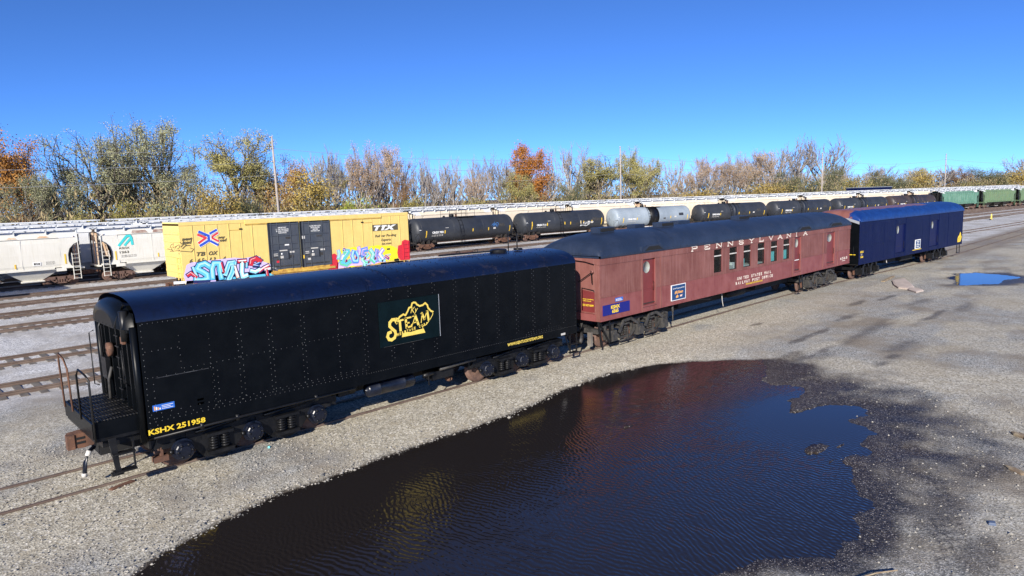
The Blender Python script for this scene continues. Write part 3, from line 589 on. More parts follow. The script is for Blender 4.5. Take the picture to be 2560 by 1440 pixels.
    for a, b in wins:
        f = MB(); 
        for p in ((a, a + .016, 2.21, 3.26), (b - .016, b, 2.21, 3.26), (a + .016, b - .016, 2.21, 2.235), (a + .016, b - .016, 3.235, 3.26)): f.box(p[0], p[1], -1.47, -1.43, p[2], p[3], 'dark')
        f.box(a + .016, b - .016, -1.475, -1.435, 2.935, 2.985, 'offwhite'); F = f.build('window', T, O)
        g = MB(); g.box(a + .016, b - .016, -1.452, -1.447, 2.235, 3.235, 'glass'); g.build('pane', F, O)
    # lettering
    L = MB(); ws = np.linspace(25.7, 37.1, 12)
    for ch, x in zip('PENNSYLVANIA', ws): slab(L, ch, x, 3.345, .20, .42 if ch != 'I' else .22, -1.526, 'cream')
    flush(L, 'lettering', T, O)
    spaced(L, 'UNITED STATES MAIL', 29.75, 1.655, 3.55, .14, -1.505, 'cream'); spaced(L, 'RAILWAY POST OFFICE', 29.6, 1.44, 3.9, .14, -1.505, 'cream')
    flush(L, 'lettering', T, O)
    L.text('WWW.KENTUCKYSTEAM.ORG', 30.6, 1.335, .075, -1.506, 'yellowtext', 1.75, 0, .03)
    flush(L, 'lettering', T, O)
    spaced(L, '6565', 42.5, 1.52, 1.15, .15, -1.505, 'cream'); L.box(42.8, 43.3, -1.506, -1.504, 1.42, 1.45, 'cream')
    flush(L, 'lettering', T, O)
    for k, (t, z, h) in enumerate((('PLEASE CONTRIBUTE', 1.97, .035), ('THROUGH US', 1.90, .035), ('DO NOT HUMP', 1.72, .08))):
        vs_, fs, ww = text_mesh(t, 0, .03); kx = (.52 if k != 1 else .4) / ww
        L.add([(19.40 - .012 + .12 - .008, -.58 - .0 - px * kx, z + pz * h) for px, pz in vs_], [f[::-1] for f in fs], 'yellowtext')
    L.build('lettering', T, O)
    s = MB(); s.box(19.53, 21.18, -1.525, -1.502, 1.40, 1.79, 'navy'); s.text('KSHX', 20.0, 1.615, .125, -1.528, 'yellowtext', .55, 0, .05); s.text('6565', 20.06, 1.455, .125, -1.528, 'yellowtext', .40, 0, .05); s.build('number_board', T, O)
    s = MB(); s.box(20.3, 20.76, -1.52, -1.502, 1.85, 1.99, 'brightblue')
    for k in range(3): s.box(20.42, 20.72 - k * .04, -1.523, -1.52, 1.87 + k * .035, 1.885 + k * .035, 'white')
    s.box(20.32, 20.40, -1.523, -1.52, 1.87, 1.95, 'offwhite'); s.build('notice_plate', T, O)
    s = MB(); s.box(24.08, 25.2, -1.52, -1.502, 1.37, 2.04, 'white'); s.box(24.13, 25.15, -1.526, -1.52, 1.40, 2.01, 'signblue')
    s.text('Ky Rail Progress and Pride', 24.2, 1.86, .05, -1.53, 'white', .88, .2, .02); s.text('#KySteam', 24.33, 1.66, .12, -1.53, 'orange', .64, .2, .04)
    s.poly_xz([(24.42, 1.47), (24.60, 1.48), (24.62, 1.55), (24.52, 1.60), (24.42, 1.54)], -1.53, 'orange'); s.poly_xz([(24.72, 1.50), (24.92, 1.50), (24.88, 1.53), (24.94, 1.58), (24.74, 1.57)], -1.53, 'g_peach'); s.build('poster', T, O)
    for xs in ((20.42, 22.15, 23.9), (38.6, 40.4, 42.2)): passenger_truck(T, [x - cx for x in xs], 'dusty')
    u = MB(); u.box(20, 43.4, -.35, .35, .6, 1.2, 'dark'); u.box(25.6, 26.9, -.9, -.4, .8, 1.15, 'dark'); u.lathe([(.02, 0), (.2, .05), (.2, 1.5), (.02, 1.55)], (30.2, -.75, .88), 'x', 'dark', 12); u.box(33, 36, -.8, .2, .75, 1.15, 'dark'); u.tube([(26.6, -1.15, 1.1), (28.0, -1.1, .95), (28.4, -1.0, 1.1)], .03, 'geargrey', 6)  # underframe boxes coloured near black to paint the shadowed void below
    u.tube([(24.5, -1.3, 1.2), (24.5, -1.32, .85)], .05, 'geargrey', 8); u.tube([(24.5, -1.32, .85), (24.5, -1.32, .45)], .03, 'geargrey', 6); u.tube([(28.85, -1.2, 1.18), (28.8, -1.25, .8), (28.9, -1.25, .5)], .015, 'offwhite', 5)
    u.bar((19.5, -1.3, 1.18), (19.62, -1.35, .2), .05, .05, 'gear'); u.bar((19.55, -1.3, 1.18), (20.05, -1.4, .3), .05, .04, 'gear'); u.bar((20.1, -1.35, 1.18), (20.1, -1.4, .35), .05, .05, 'gear'); u.box(19.25, 19.36, -1.15, -.98, .25, .78, 'sleeper'); u.tube([(19.2, -.7, 1.1), (19.15, -.8, .6), (18.9, -.9, .45)], .09, 'geargrey', 8); u.box(18.6, 19.3, -.3, .3, .7, 1.0, 'frame')
    u.bar((37.1, -1.3, 1.2), (37.1, -1.38, .3), .05, .05, 'gear'); u.bar((37.5, -1.3, 1.2), (37.5, -1.38, .3), .05, .05, 'gear'); u.box(37.08, 37.55, -1.45, -1.3, .3, .34, 'gear')
    u.bar((44.0, -1.45, 1.6), (44.0, -1.47, 2.3), .02, .02, 'gear'); u.build('underframe', T, O)
    coupler(T, 43.95 - cx, 1)
    return T
SLAB = {'P': [[(0, 0), (0, 1)], [(0, 1), (.7, 1), (.95, .88), (.95, .62), (.7, .5), (0, .5)]], 'E': [[(0, 0), (0, 1)], [(0, 1), (1, 1), (1, .75)], [(0, .5), (.7, .5)], [(0, 0), (1, 0), (1, .25)]],
        'N': [[(0, 0), (0, 1)], [(0, 1), (1, 0)], [(1, 0), (1, 1)]], 'S': [[(.95, .75), (.8, 1), (.2, 1), (0, .8), (.15, .55), (.85, .45), (1, .22), (.8, 0), (.2, 0), (0, .25)]],
        'Y': [[(0, 1), (.5, .5), (1, 1)], [(.5, .5), (.5, 0)]], 'L': [[(.1, 1), (.1, 0), (1, 0), (1, .3)]], 'V': [[(0, 1), (.5, 0), (1, 1)]], 'A': [[(0, 0), (.5, 1), (1, 0)], [(.25, .35), (.75, .35)]], 'I': [[(.5, 0), (.5, 1)]]}
SERIF = {'P': [(0, 0), (0, 1)], 'E': [], 'N': [(0, 0), (0, 1), (1, 1)], 'S': [], 'Y': [(0, 1), (1, 1), (.5, 0)], 'L': [(.1, 1), (.1, 0)], 'V': [(0, 1), (1, 1)], 'A': [(0, 0), (1, 0)], 'I': [(.5, 0), (.5, 1)]}
def slab(m, ch, x, z, h, w, y, mat):
    for st in SLAB[ch]: m.stroke([(x + a * w, z + b * h) for a, b in st], .05, y, mat)
    for a, b in SERIF[ch]: m.stroke([(x + a * w - .07, z + b * h), (x + a * w + .07, z + b * h)], .04, y - .001, mat)
def spaced(m, s, x, z, W, h, y, mat):
    step = W / (len(s) - .2)
    for i, ch in enumerate(s):
        if ch != ' ': m.text(ch, x + i * step, z, h, y, mat, step * (.72 if ch != 'I' else .22), 0, .035)

# ------------------------------------------------------------------ blue baggage car (local: x=0 at its near end, near side y=-1.5)
def build_baggage_car():
    L_ = 19.75; rz = math.atan2(-1.15, 19.55)
    n = Vector((-math.sin(rz), math.cos(rz), 0)) * 1.5
    T = thing('baggage_car', 'navy blue baggage car with half repainted blue and brown roof, last in the front train', 'railway car', (44.85 + n.x, -1.75 + n.y, 0), rz)
    ZB, ZE = 1.0, 3.72; doors = [(5.9, 7.55, 1.28, 3.24), (12.35, 14.15, 1.28, 3.22)]
    m = MB(); m.wall_xz(0, L_, ZB, ZE, -1.5, doors, 'bluecar', .12)
    m.add([(0, 1.5, ZB), (L_, 1.5, ZB), (L_, 1.5, ZE), (0, 1.5, ZE)], [(3, 2, 1, 0)], 'bluecar'); m.box(0, L_, -1.48, 1.48, ZB - .01, ZB + .02, 'frame')
    for a, b in ((0, 5.85), (7.6, 12.3), (14.2, L_)): m.box(a, b, -1.512, -1.5, 2.17, 2.21, 'bluecar')
    m.box(0, L_, -1.51, -1.5, 3.40, 3.44, 'bluecar')
    for x in (.04, 5.8, 7.65, 12.25, 14.25, 16.3, L_ - .05): m.box(x - .035, x + .035, -1.514, -1.5, ZB, ZE, 'bluecar')
    for x in (9.3, 10.8, 15.6, 17.5, 2.0, 3.9): m.box(x, x + .015, -1.505, -1.5, ZB, 3.4, 'bluecar')
    for x, s in ((0, -1), (L_, 1)):
        m.add([(x, -1.5, ZB), (x, 1.5, ZB), (x, 1.5, ZE + .2), (x, -1.5, ZE + .2)], [(0, 1, 2, 3)], 'black')
        m.box(*sorted((x, x + s * .3)), -.6, .6, 1.1, 3.4, 'black'); 
        m.tube([(x + s * .05, -1.2, 1.5), (x + s * .1, -1.2, 1.55), (x + s * .1, -1.2, 2.1), (x + s * .05, -1.2, 2.15)], .015, 'gear', 5)
    m.box(-.03, -.005, -1.3, -.8, 1.62, 1.66, 'yellowtext')
    m.build('body', T)
    r = MB(); dome_roof(r, -.05, L_ + .05, 1.56, 3.74, .72, .8, 'blueroof', 2.5)
    roof = r.build('roof', T)
    g = MB(); g.poly_yz([(-1.5, 3.55), (-1.5, 3.72), (-.9, 3.92), (0, 4.0), (0, 3.85), (-.9, 3.75)], -.075, 'silver', .02); g.build('end_highlight_strip', T)  # silver strip paints the white highlight on the near roof end
    for d, xo in zip(doors, (6.28, 12.9)):
        dd = MB(); dd.box(d[0] + .01, d[1] - .01, -1.43, -1.39, d[2] + .01, d[3] - .01, 'bluedoor'); dd.box(d[0] + .1, d[1] - .1, -1.436, -1.43, d[2] + .15, 2.1, 'bluedoor'); D = dd.build('door', T)
        o = MB(); o.lathe([(1, -.004), (1, .02), (.97, .02)], (0, 0, 0), 'y', 'oval', 20); o.v = [(xo + x * .2, -1.445 + y, 2.87 + z * .27) for x, y, z in o.v]; o.build('door_window', D)
        h = MB(); h.tube([(d[1] - .12, -1.43, 1.5), (d[1] - .12, -1.47, 1.55), (d[1] - .12, -1.47, 2.0), (d[1] - .12, -1.43, 2.05)], .014, 'gear', 5); h.box(d[0] + .2, d[1] - .4, -1.44, -1.43, 1.72, 1.735, 'geargrey'); h.build('handle', D)
    s = MB(); s.box(9.42, 10.45, -1.525, -1.502, 1.32, 1.98, 'white'); s.box(9.52, 10.36, -1.53, -1.525, 1.38, 1.92, 'signblue')
    for k, (a, b) in enumerate(((.15, .65), (.1, .72), (.2, .6), (.15, .66))): s.box(9.52 + a, 9.52 + b, -1.533, -1.53, 1.46 + k * .12, 1.51 + k * .12, 'white')
    s.build('poster', T)
    l = MB(); l.box(9.0, 10.7, -1.508, -1.502, 1.24, 1.285, 'yellowtext'); flush(l, 'stripe', T); l.text('KSHX', .2, 1.74, .12, -1.508, 'yellowtext', .5, 0, .05); l.text('KY', .3, 1.58, .1, -1.508, 'offwhite', .25, 0, .03); l.text('540', .25, 1.42, .12, -1.508, 'yellowtext', .4, 0, .05)
    flush(l, 'lettering', T)
    l.poly_xz([(18.62, 1.2), (18.62, 1.5), (18.8, 1.7), (18.95, 1.72), (19.2, 2.0), (19.35, 1.95), (19.45, 1.7), (19.62, 1.6), (19.5, 1.35), (19.3, 1.2)], -1.508, 'yellowtext'); l.stroke([(18.75, 1.45), (19.4, 1.6)], .03, -1.511, 'darktextshade'); l.stroke([(18.75, 1.32), (19.3, 1.4)], .02, -1.511, 'darktextshade'); l.build('emblem', T)
    for xs in ((1.0, 2.2, 3.4), (13.6, 15.1, 16.6)): passenger_truck(T, list(xs), 'black')
    u = MB(); u.box(.3, L_ - .3, -.35, .35, .6, 1.0, 'dark'); u.box(5.5, 7.6, -.9, -.3, .6, 1.0, 'dark'); u.box(8.6, 10.8, -.9, -.4, .5, 1.0, 'dark'); u.tube([(5.0, -1.25, 1.0), (5.0, -1.3, .7)], .03, 'offwhite', 6)
    u.bar((18.9, -1.4, 1.0), (18.9, -1.42, .3), .05, .05, 'gear'); u.bar((19.5, -1.4, 1.0), (19.5, -1.42, .3), .05, .05, 'gear'); u.box(18.88, 19.52, -1.45, -1.35, .32, .36, 'gear'); u.build('underframe', T)
    coupler(T, L_ + .3, 1); coupler(T, -.3, -1)
    return T
# ------------------------------------------------------------------ yellow boxcar with graffiti
def make_boxcar(full=True):
    x0, x1, y0, y1, zb, zt = -8.64, 9.415, -1.6, 1.6, 1.03, 5.0
    T = thing('boxcar', 'tall yellow boxcar with dark double doors and bright graffiti', 'railway boxcar', (23.725, 31.28, 0))
    m = MB(); m.box(x0, x1, y0, y1, zb + .3, zt - .1, 'yellow'); m.box(x0, x1, y0 - .03, y1 + .03, zt - .22, zt, 'yellow'); m.box(-4.3, 6.8, y0 - .06, y0, zt - .3, zt - .02, 'yellow'); m.box(-4.3, 6.8, y0 - .05, y0, zt - .38, zt - .3, 'yellowframe')
    m.box(x0, -6.6, y0 - .02, y0 + .1, zb, zb + .35, 'yellow'); m.box(6.5, x1, y0 - .02, y0 + .1, zb, zb + .35, 'yellow'); m.box(-6.6, 6.5, y0 - .04, y0 + .12, zb - .12, zb + .33, 'yellowframe'); m.box(-2.7, 2.4, y0 - .12, y0 - .04, zb, zb + .16, 'yellowframe')
    W = lambda v: v - 23.725
    for x in (15.90, 16.67, 17.50, 18.28, 19.10, 19.89, 26.97, 27.85, 28.75, 29.62, 30.45, 31.37, 32.27): m.box(W(x) - .02, W(x) + .02, y0 - .018, y0, zb + .32, zt - .25, 'yellow'); m.box(W(x) + .02, W(x) + .05, y0 - .006, y0, zb + .32, zt - .25, 'darktextshade')  # dark strip right of each rib is its painted shadow line
    for a, b in ((18.28, 19.10), (28.75, 29.62)): m.box(W(a), W(b), y0 - .02, y0, 4.30, 4.335, 'yellowframe'); m.box(W(a if a > 20 else b) - .1, W(a if a > 20 else b) + .08, y0 - .06, y0, 4.33, 4.42, 'gear')
    for x in (x0, x1): 
        for k in range(6): m.box(*sorted((x, x + math.copysign(.05, x))), y0 + .1, y1 - .1, 1.7 + k * .5, 1.85 + k * .5, 'yellow')
    m.build('body', T)
    r = MB(); r.box(x0 + .03, x1 - .03, y0 + .05, y1 - .05, zt, zt + .03, 'galv')
    for x in np.arange(x0 + .6, x1, 1.2): r.box(x, x + .12, y0 + .06, y1 - .06, zt + .03, zt + .07, 'galv')
    r.build('roof', T)
    for a, b, l1 in ((21.0, 23.36, ['IMPORTANT', 'CLOSE THIS DOOR', 'BEFORE CLOSING', 'MAIN DOOR']), (23.44, 25.9, ['CLOSE AND LOCK', 'BOTH DOORS', 'BEFORE', 'MOVING CAR'])):
        d = MB(); A, B = W(a), W(b); y = y0 - .05; d.box(A, B, y, y0, zb + .28, zt - .3, 'slate')
        for z in (4.55, 3.75, 3.15, 2.75): d.box(A + .1, B - .1, y - .025, y, z - .03, z + .03, 'slate'); d.box(A + .1, B - .1, y - .006, y, z - .055, z - .03, 'slatelow')  # darker slate strips below and beside the ribs paint their shadows
        for f in (.1, .3, .72, .97): X = A + (B - A) * f; d.box(X - .03, X + .03, y - .035, y, zb + .3, zt - .32, 'slate'); d.box(X + .03, X + .06, y - .006, y, zb + .3, zt - .32, 'slatelow')
        d.box(A + .02, A + .1, y - .04, y, zb + .28, zt - .35, 'gear' if a > 22 else 'slatelow')
        d.box(A + 1.0, A + 1.4, y - .05, y, 2.05, 2.6, 'slate'); d.box(A + 1.43, A + 1.47, y - .05, y, 2.0, 2.5, 'slatelow'); d.box(A + .78, A + 1.35, y - .052, y, 2.62, 2.70, 'offwhite'); d.lathe([(.001, -.01), (.07, -.009), (.07, 0)], (A + .92, y - .04, 2.42), 'y', 'white', 10); d.box(A + .82, A + 1.02, y - .052, y, 2.10, 2.28, 'offwhite')
        for k, (px, pz, w, h, c) in enumerate(((.32, 2.3, .3, .05, 'offwhite'), (.32, 2.42, .3, .05, 'offwhite'), (.32, 2.18, .3, .05, 'geargrey'), (1.55, 2.45, .35, .12, 'offwhite'), (.5, 1.8, .22, .16, 'g_red' if a < 22 else 'offwhite'), (1.5, 2.1, .3, .2, 'geargrey'), (.5, 2.0, .3, .1, 'geargrey'), (1.2, 3.0, .32, .1, 'white') if a < 22 else (.05, 3.4, .3, .22, 'offwhite'), (.12, 1.95, .12, .25, 'mark_yel' if a > 22 else 'geargrey'), (1.3, 3.5, .4, .12, 'geargrey'), (.3, 1.5, 1.9, .08, 'geargrey'))):
            d.box(A + px, A + px + w, y - .03, y - .005, pz, pz + h, c)
        for k, t in enumerate(l1): d.text(t, (A + B) / 2 - .1 + (.1 if a > 22 else 0), 4.27 - k * .125, .085, y - .03, 'white', [.62, .98, .92, .62][k] if a < 22 else [.92, .72, .42, .72][k], 0, .03, True)
        d.box((A + B) / 2 - .3, (A + B) / 2 + .5, y - .02, y, zb + .2, zb + .29, 'yellowframe'); d.build('door', T)
    l = MB(); yt = y0 - .026
    l.text('next', W(15.2), 3.83, .20, yt, 'darktextshade', .68, .3, .04); l.text('load', W(15.2), 3.6, .22, yt, 'darktextshade', .62, .3, .03); flush(l, 'lettering', T); l.text('any', W(17.55), 3.82, .17, yt, 'darktextshade', .46, .3, .03); l.text('road', W(17.5), 3.6, .2, yt, 'darktextshade', .6, .3, .03); flush(l, 'lettering', T)
    l.text('TB', W(16.03), 2.74, .26, yt, 'darktextshade', .58, .3, .03); l.text('OX', W(16.82), 2.74, .26, yt, 'darktextshade', .62, .3, .03)
    for ch, x in zip('665134', (15.55, 16.05, 16.3, 16.8, 17.05, 17.72)): l.text(ch, W(x), 2.33, .25, yt, 'darktextshade', .2, .3, .03)
    flush(l, 'lettering', T)
    l.box(W(29.64), W(32.08), yt, yt + .004, 3.62, 4.11, 'darktextshade'); l.text('TTX', W(29.78), 3.68, .36, yt - .004, 'white', 2.15, .3, .07); flush(l, 'name_board', T)
    l.text('Rail car Pooling', W(29.85), 3.12, .2, yt, 'darktextshade', 2.05, .25, .015); l.text('Experts', W(30.4), 2.78, .2, yt, 'darktextshade', .95, .25, .015); l.text('ttx.com', W(30.42), 2.48, .19, yt, 'darktextshade', .95, .25, .015); flush(l, 'lettering', T)
    def F(px, py):
        w = BXH_(px, py); return w[0] * 18.83 - 9.415, 5.01 - w[1] * 3.98
    Z = lambda a, b: F(400 + a / 7.53, 530 + b / 7.53)
    def li(pts, w, mat, k=0, fn=Z): l.stroke([fn(*p) for p in pts], w, yt - .002 * k, mat)
    for pts, w, mat in (([(690, 395), (868, 465), (875, 545), (720, 640)], .36, 'white'), ([(680, 445), (825, 500), (690, 590)], .34, 'white'), ([(890, 425), (1005, 360)], .34, 'white'), ([(1030, 415), (925, 480)], .3, 'white'), ([(920, 500), (1045, 565)], .3, 'white'), ([(905, 560), (1020, 625)], .34, 'white')): li(pts, w * .62, mat)
    for pts, w, mat in (([(690, 390), (862, 462), (872, 545), (718, 640)], .16, 'logo_blue'), ([(672, 445), (815, 500), (690, 592)], .15, 'logo_red'), ([(890, 420), (1000, 358)], .15, 'logo_blue'), ([(1025, 412), (930, 475)], .13, 'logo_red'), ([(930, 505), (1042, 562)], .13, 'logo_red'), ([(905, 560), (1030, 625)], .15, 'logo_blue')): li(pts, w, mat, 2)
    flush(l, 'emblem', T)
    if full:
        for pts in ([(330, 560), (260, 610)] if 0 else [(350, 575), (390, 610)], [(180, 680), (200, 620), (240, 600), (230, 680), (300, 640), (260, 700)], [(280, 650), (340, 620), (350, 670), (300, 700)], [(370, 660), (420, 610), (470, 620), (400, 690)], [(450, 640), (540, 630)], [(180, 740), (300, 730), (400, 735), (560, 750), (600, 700), (540, 680)], [(210, 700), (240, 740)], [(140, 690), (220, 720), (200, 660)]): li(pts, .035, 'darktextshade', 1)
        l.build('graffiti', T)
    ladd = MB()
    for y in (y0 + .15, y0 + .75): ladd.box(x0 - .09, x0 - .02, y - .02, y + .02, 1.2, 2.8, 'yellow')
    for z in np.arange(1.35, 2.8, .33): ladd.box(x0 - .09, x0 - .05, y0 + .15, y0 + .75, z, z + .03, 'yellow')
    flush(ladd, 'ladder', T)
    for xa, xb, z0, z1, mt in ((32.5, 33.0, 1.2, 2.55, 'g_red' if full else 'yellow'),):
        for x in (xa, xb): ladd.box(W(x) - .02, W(x) + .02, y0 - .09, y0 - .02, z0, z1, mt)
        for z in np.arange(z0 + .15, z1, .33): ladd.box(W(xa), W(xb), y0 - .09, y0 - .05, z, z + .03, mt)
    flush(ladd, 'ladder', T)
    for x in (x0 + .1, x0 + .6, x1 - .1, x1 - .6): ladd.box(x - .02, x + .02, y0 - .04, y0, .6, zb, 'yellow'); flush(ladd, 'step', T)
    if full:
        g = MB(); y = y0 - .04
        def pg(pts, mat, k, fn=Z): g.poly_xz([fn(*p) for p in pts], y - .003 * k, mat)
        def st(pts, w, mat, k, fn=Z): g.stroke([fn(*p) for p in pts], w, y - .003 * k, mat)
        pg([(475, 985), (560, 940), (700, 930), (900, 905), (1130, 880), (1330, 860), (1500, 875), (1640, 850), (1800, 840), (1840, 930), (1960, 970), (2050, 1000), (2040, 1150), (1900, 1190), (1500, 1225), (1300, 1275), (1000, 1285), (470, 1300), (430, 1180)], 'g_lav', 0)
        let = [([(880, 1010), (800, 960), (700, 990), (660, 1060), (760, 1110), (840, 1160), (850, 1240), (740, 1265), (630, 1250)], .34, 'g_cyan', 'g_sky'),
               ([(945, 1230), (930, 1060), (960, 960), (1060, 960), (1070, 1090), (1100, 1230)], .30, 'g_cyan', 'g_sky'), ([(1090, 960), (1140, 1130)], .24, 'g_mar', 'g_red'),
               ([(1170, 1160), (1240, 960), (1330, 950), (1300, 1120), (1240, 1250)], .30, 'g_sky', 'g_cyan'), ([(1330, 1000), (1400, 1210)], .2, 'g_peach', 'g_white'),
               ([(1410, 930), (1540, 920)], .24, 'g_red', 'g_white'), ([(1475, 950), (1470, 1120), (1490, 1210), (1570, 1180)], .28, 'g_sky', 'g_white'),
               ([(1640, 985), (1650, 910), (1730, 880), (1810, 930)], .30, 'g_red', 'g_red'), ([(1800, 960), (1690, 1010), (1780, 1020)], .16, 'g_navy', 'g_blue'), ([(1640, 1100), (1720, 1120), (1800, 1080)], .24, 'g_sky', 'g_white'),
               ([(1790, 1110), (1880, 1050), (1960, 1010)], .2, 'g_red', 'g_white'), ([(1900, 1080), (2000, 1060), (2120, 1075)], .16, 'g_white', 'g_peach'), ([(1930, 1090), (1950, 1200)], .16, 'g_red', 'g_red'),
               ([(500, 1170), (560, 1130), (640, 1190)], .2, 'g_red', 'g_red'), ([(590, 1030), (620, 1100), (660, 1180)], .16, 'g_cyan', 'g_sky'), ([(650, 1200), (640, 1290), (790, 1290)], .2, 'g_red', 'g_red'), ([(1560, 960), (1560, 1040)], .12, 'g_cyan', 'g_sky')]
        for pts, w, a, b in let: st(pts, w + .12, 'g_navy', 1)
        for pts, w, a, b in let: st(pts, w, a, 2)
        for pts, w, a, b in let: st([(p + 6, q - 10) for p, q in pts], w * .35, b, 3)
        for pts, w, a, b in let: st([(p - 14, q - 14) for p, q in pts[:3]], .025, 'g_white', 4)
        pg([(480, 1265), (900, 1255), (900, 1305), (470, 1312)], 'g_navy', 5); pg([(250, 1275), (600, 1265), (600, 1305), (250, 1325)], 'g_white', 5)
        pg([(1120, 1225), (2060, 1150), (2060, 1195), (1120, 1260)], 'g_cyan', 1)
        flush(g, 'graffiti', T)
        Y = lambda a, b: F(800 + a / 9, 520 + b / 9)
        pg([(300, 970), (540, 925), (780, 900), (1000, 905), (1250, 870), (1450, 885), (1560, 875), (1640, 905), (1740, 960), (1740, 1160), (1640, 1215), (1450, 1230), (500, 1330), (330, 1330)], 'g_yel', 0, Y)
        pg([(1740, 1140), (1720, 1040), (1740, 880), (1820, 860), (1830, 780), (1900, 745), (1960, 760), (2008, 765), (2033, 1200), (1800, 1215)], 'g_red', 1, Y)
        pg([(165, 1080), (230, 1045), (280, 1070), (300, 1180), (335, 1260), (330, 1390), (90, 1420), (140, 1310), (160, 1240), (200, 1190)], 'g_red', 1, Y)
        pg([(310, 1250), (1420, 1140), (1440, 1220), (1180, 1290), (700, 1330), (310, 1390)], 'g_pink', 1, Y)
        le2 = [([(330, 990), (350, 1060), (330, 1160)], .22, 'g_green', 'g_sky'), ([(470, 1000), (560, 1010), (470, 1130), (400, 1260), (520, 1290), (600, 1230)], .36, 'g_green', 'g_cyan'), ([(400, 1200), (440, 1100)], .22, 'g_sky', 'g_white'),
               ([(680, 1000), (650, 1110), (690, 1230), (770, 1230), (780, 1110), (740, 1020)], .28, 'g_blue', 'g_sky'), ([(800, 920), (830, 1000), (820, 1090)], .22, 'g_violet', 'g_pink'),
               ([(990, 960), (900, 980), (880, 1090), (960, 1110)], .34, 'g_blue', 'g_violet'), ([(1020, 1080), (900, 1190), (960, 1270), (1060, 1250)], .30, 'g_sky', 'g_green'), ([(950, 1300), (940, 1340)], .3, 'g_green', 'g_sky'),
               ([(1080, 980), (1150, 1080), (1110, 1180), (1180, 1240)], .32, 'g_green', 'g_sky'), ([(1230, 980), (1200, 1120), (1230, 1220)], .3, 'g_blue', 'g_violet'), ([(1370, 970), (1290, 1080), (1380, 1200)], .28, 'g_violet', 'g_white'), ([(1360, 1100), (1300, 1200), (1420, 1210)], .22, 'g_sky', 'g_cyan'), ([(1440, 1120), (1510, 1170)], .2, 'g_mar', 'g_red'), ([(450, 960), (490, 990)], .18, 'g_mar', 'g_violet')]
        for pts, w, a, b in le2: st(pts, w + .1, 'g_violet', 2, Y)
        for pts, w, a, b in le2: st(pts, w, a, 3, Y)
        for pts, w, a, b in le2: st([(p + 8, q - 12) for p, q in pts], w * .4, b, 4, Y)
        for pts, w, a, b in le2: st([(p - 16, q - 10) for p, q in pts[:3]], .03, 'g_white', 5, Y)
        for (a, b), c in (((515, 1220), 'g_mar'), ((750, 1150), 'g_mar'), ((1195, 1170), 'g_mar'), ((950, 1165), 'g_mar'), ((1040, 1250), 'g_mar')): pg([(a - 28, b + 40), (a - 12, b - 30), (a + 18, b - 40), (a + 26, b + 10)], c, 6, Y)
        pg([(1465, 945), (1540, 935), (1540, 970), (1465, 978)], 'geargrey', 6, Y); pg([(1465, 1070), (1560, 1060), (1560, 1100), (1465, 1110)], 'offwhite', 6, Y)
        pg([(590, 1330), (700, 1320), (720, 1345), (600, 1370)], 'g_yel', 6, Y)
        g.build('graffiti', T)
        e = MB(); e.box(W(31.55), W(31.95), y0 - .1, y0 - .02, 1.08, 1.24, 'gear'); e.build('jack_pad', T)
    coupler(T, x0 - .15, -1); coupler(T, x1 + .15, 1)
    for x in (-6.9, 6.9): freight_truck(T, x, 'geargrey')
    u = MB(); u.box(x0 + .2, x1 - .2, -.4, .4, .6, 1.3, 'dark'); u.box(x0 + .3, x1 - .3, y0 + .1, y1 - .1, 1.25, 1.34, 'dark'); u.build('underframe', T)
    return T
def BXH_(px, py):
    w = homog_box @ np.array([px, py, 1.0]); return w[0] / w[2], w[1] / w[2]
homog_box = homog([(412.6, 561), (1017.8, 533), (1026, 654), (428.6, 706.6)])

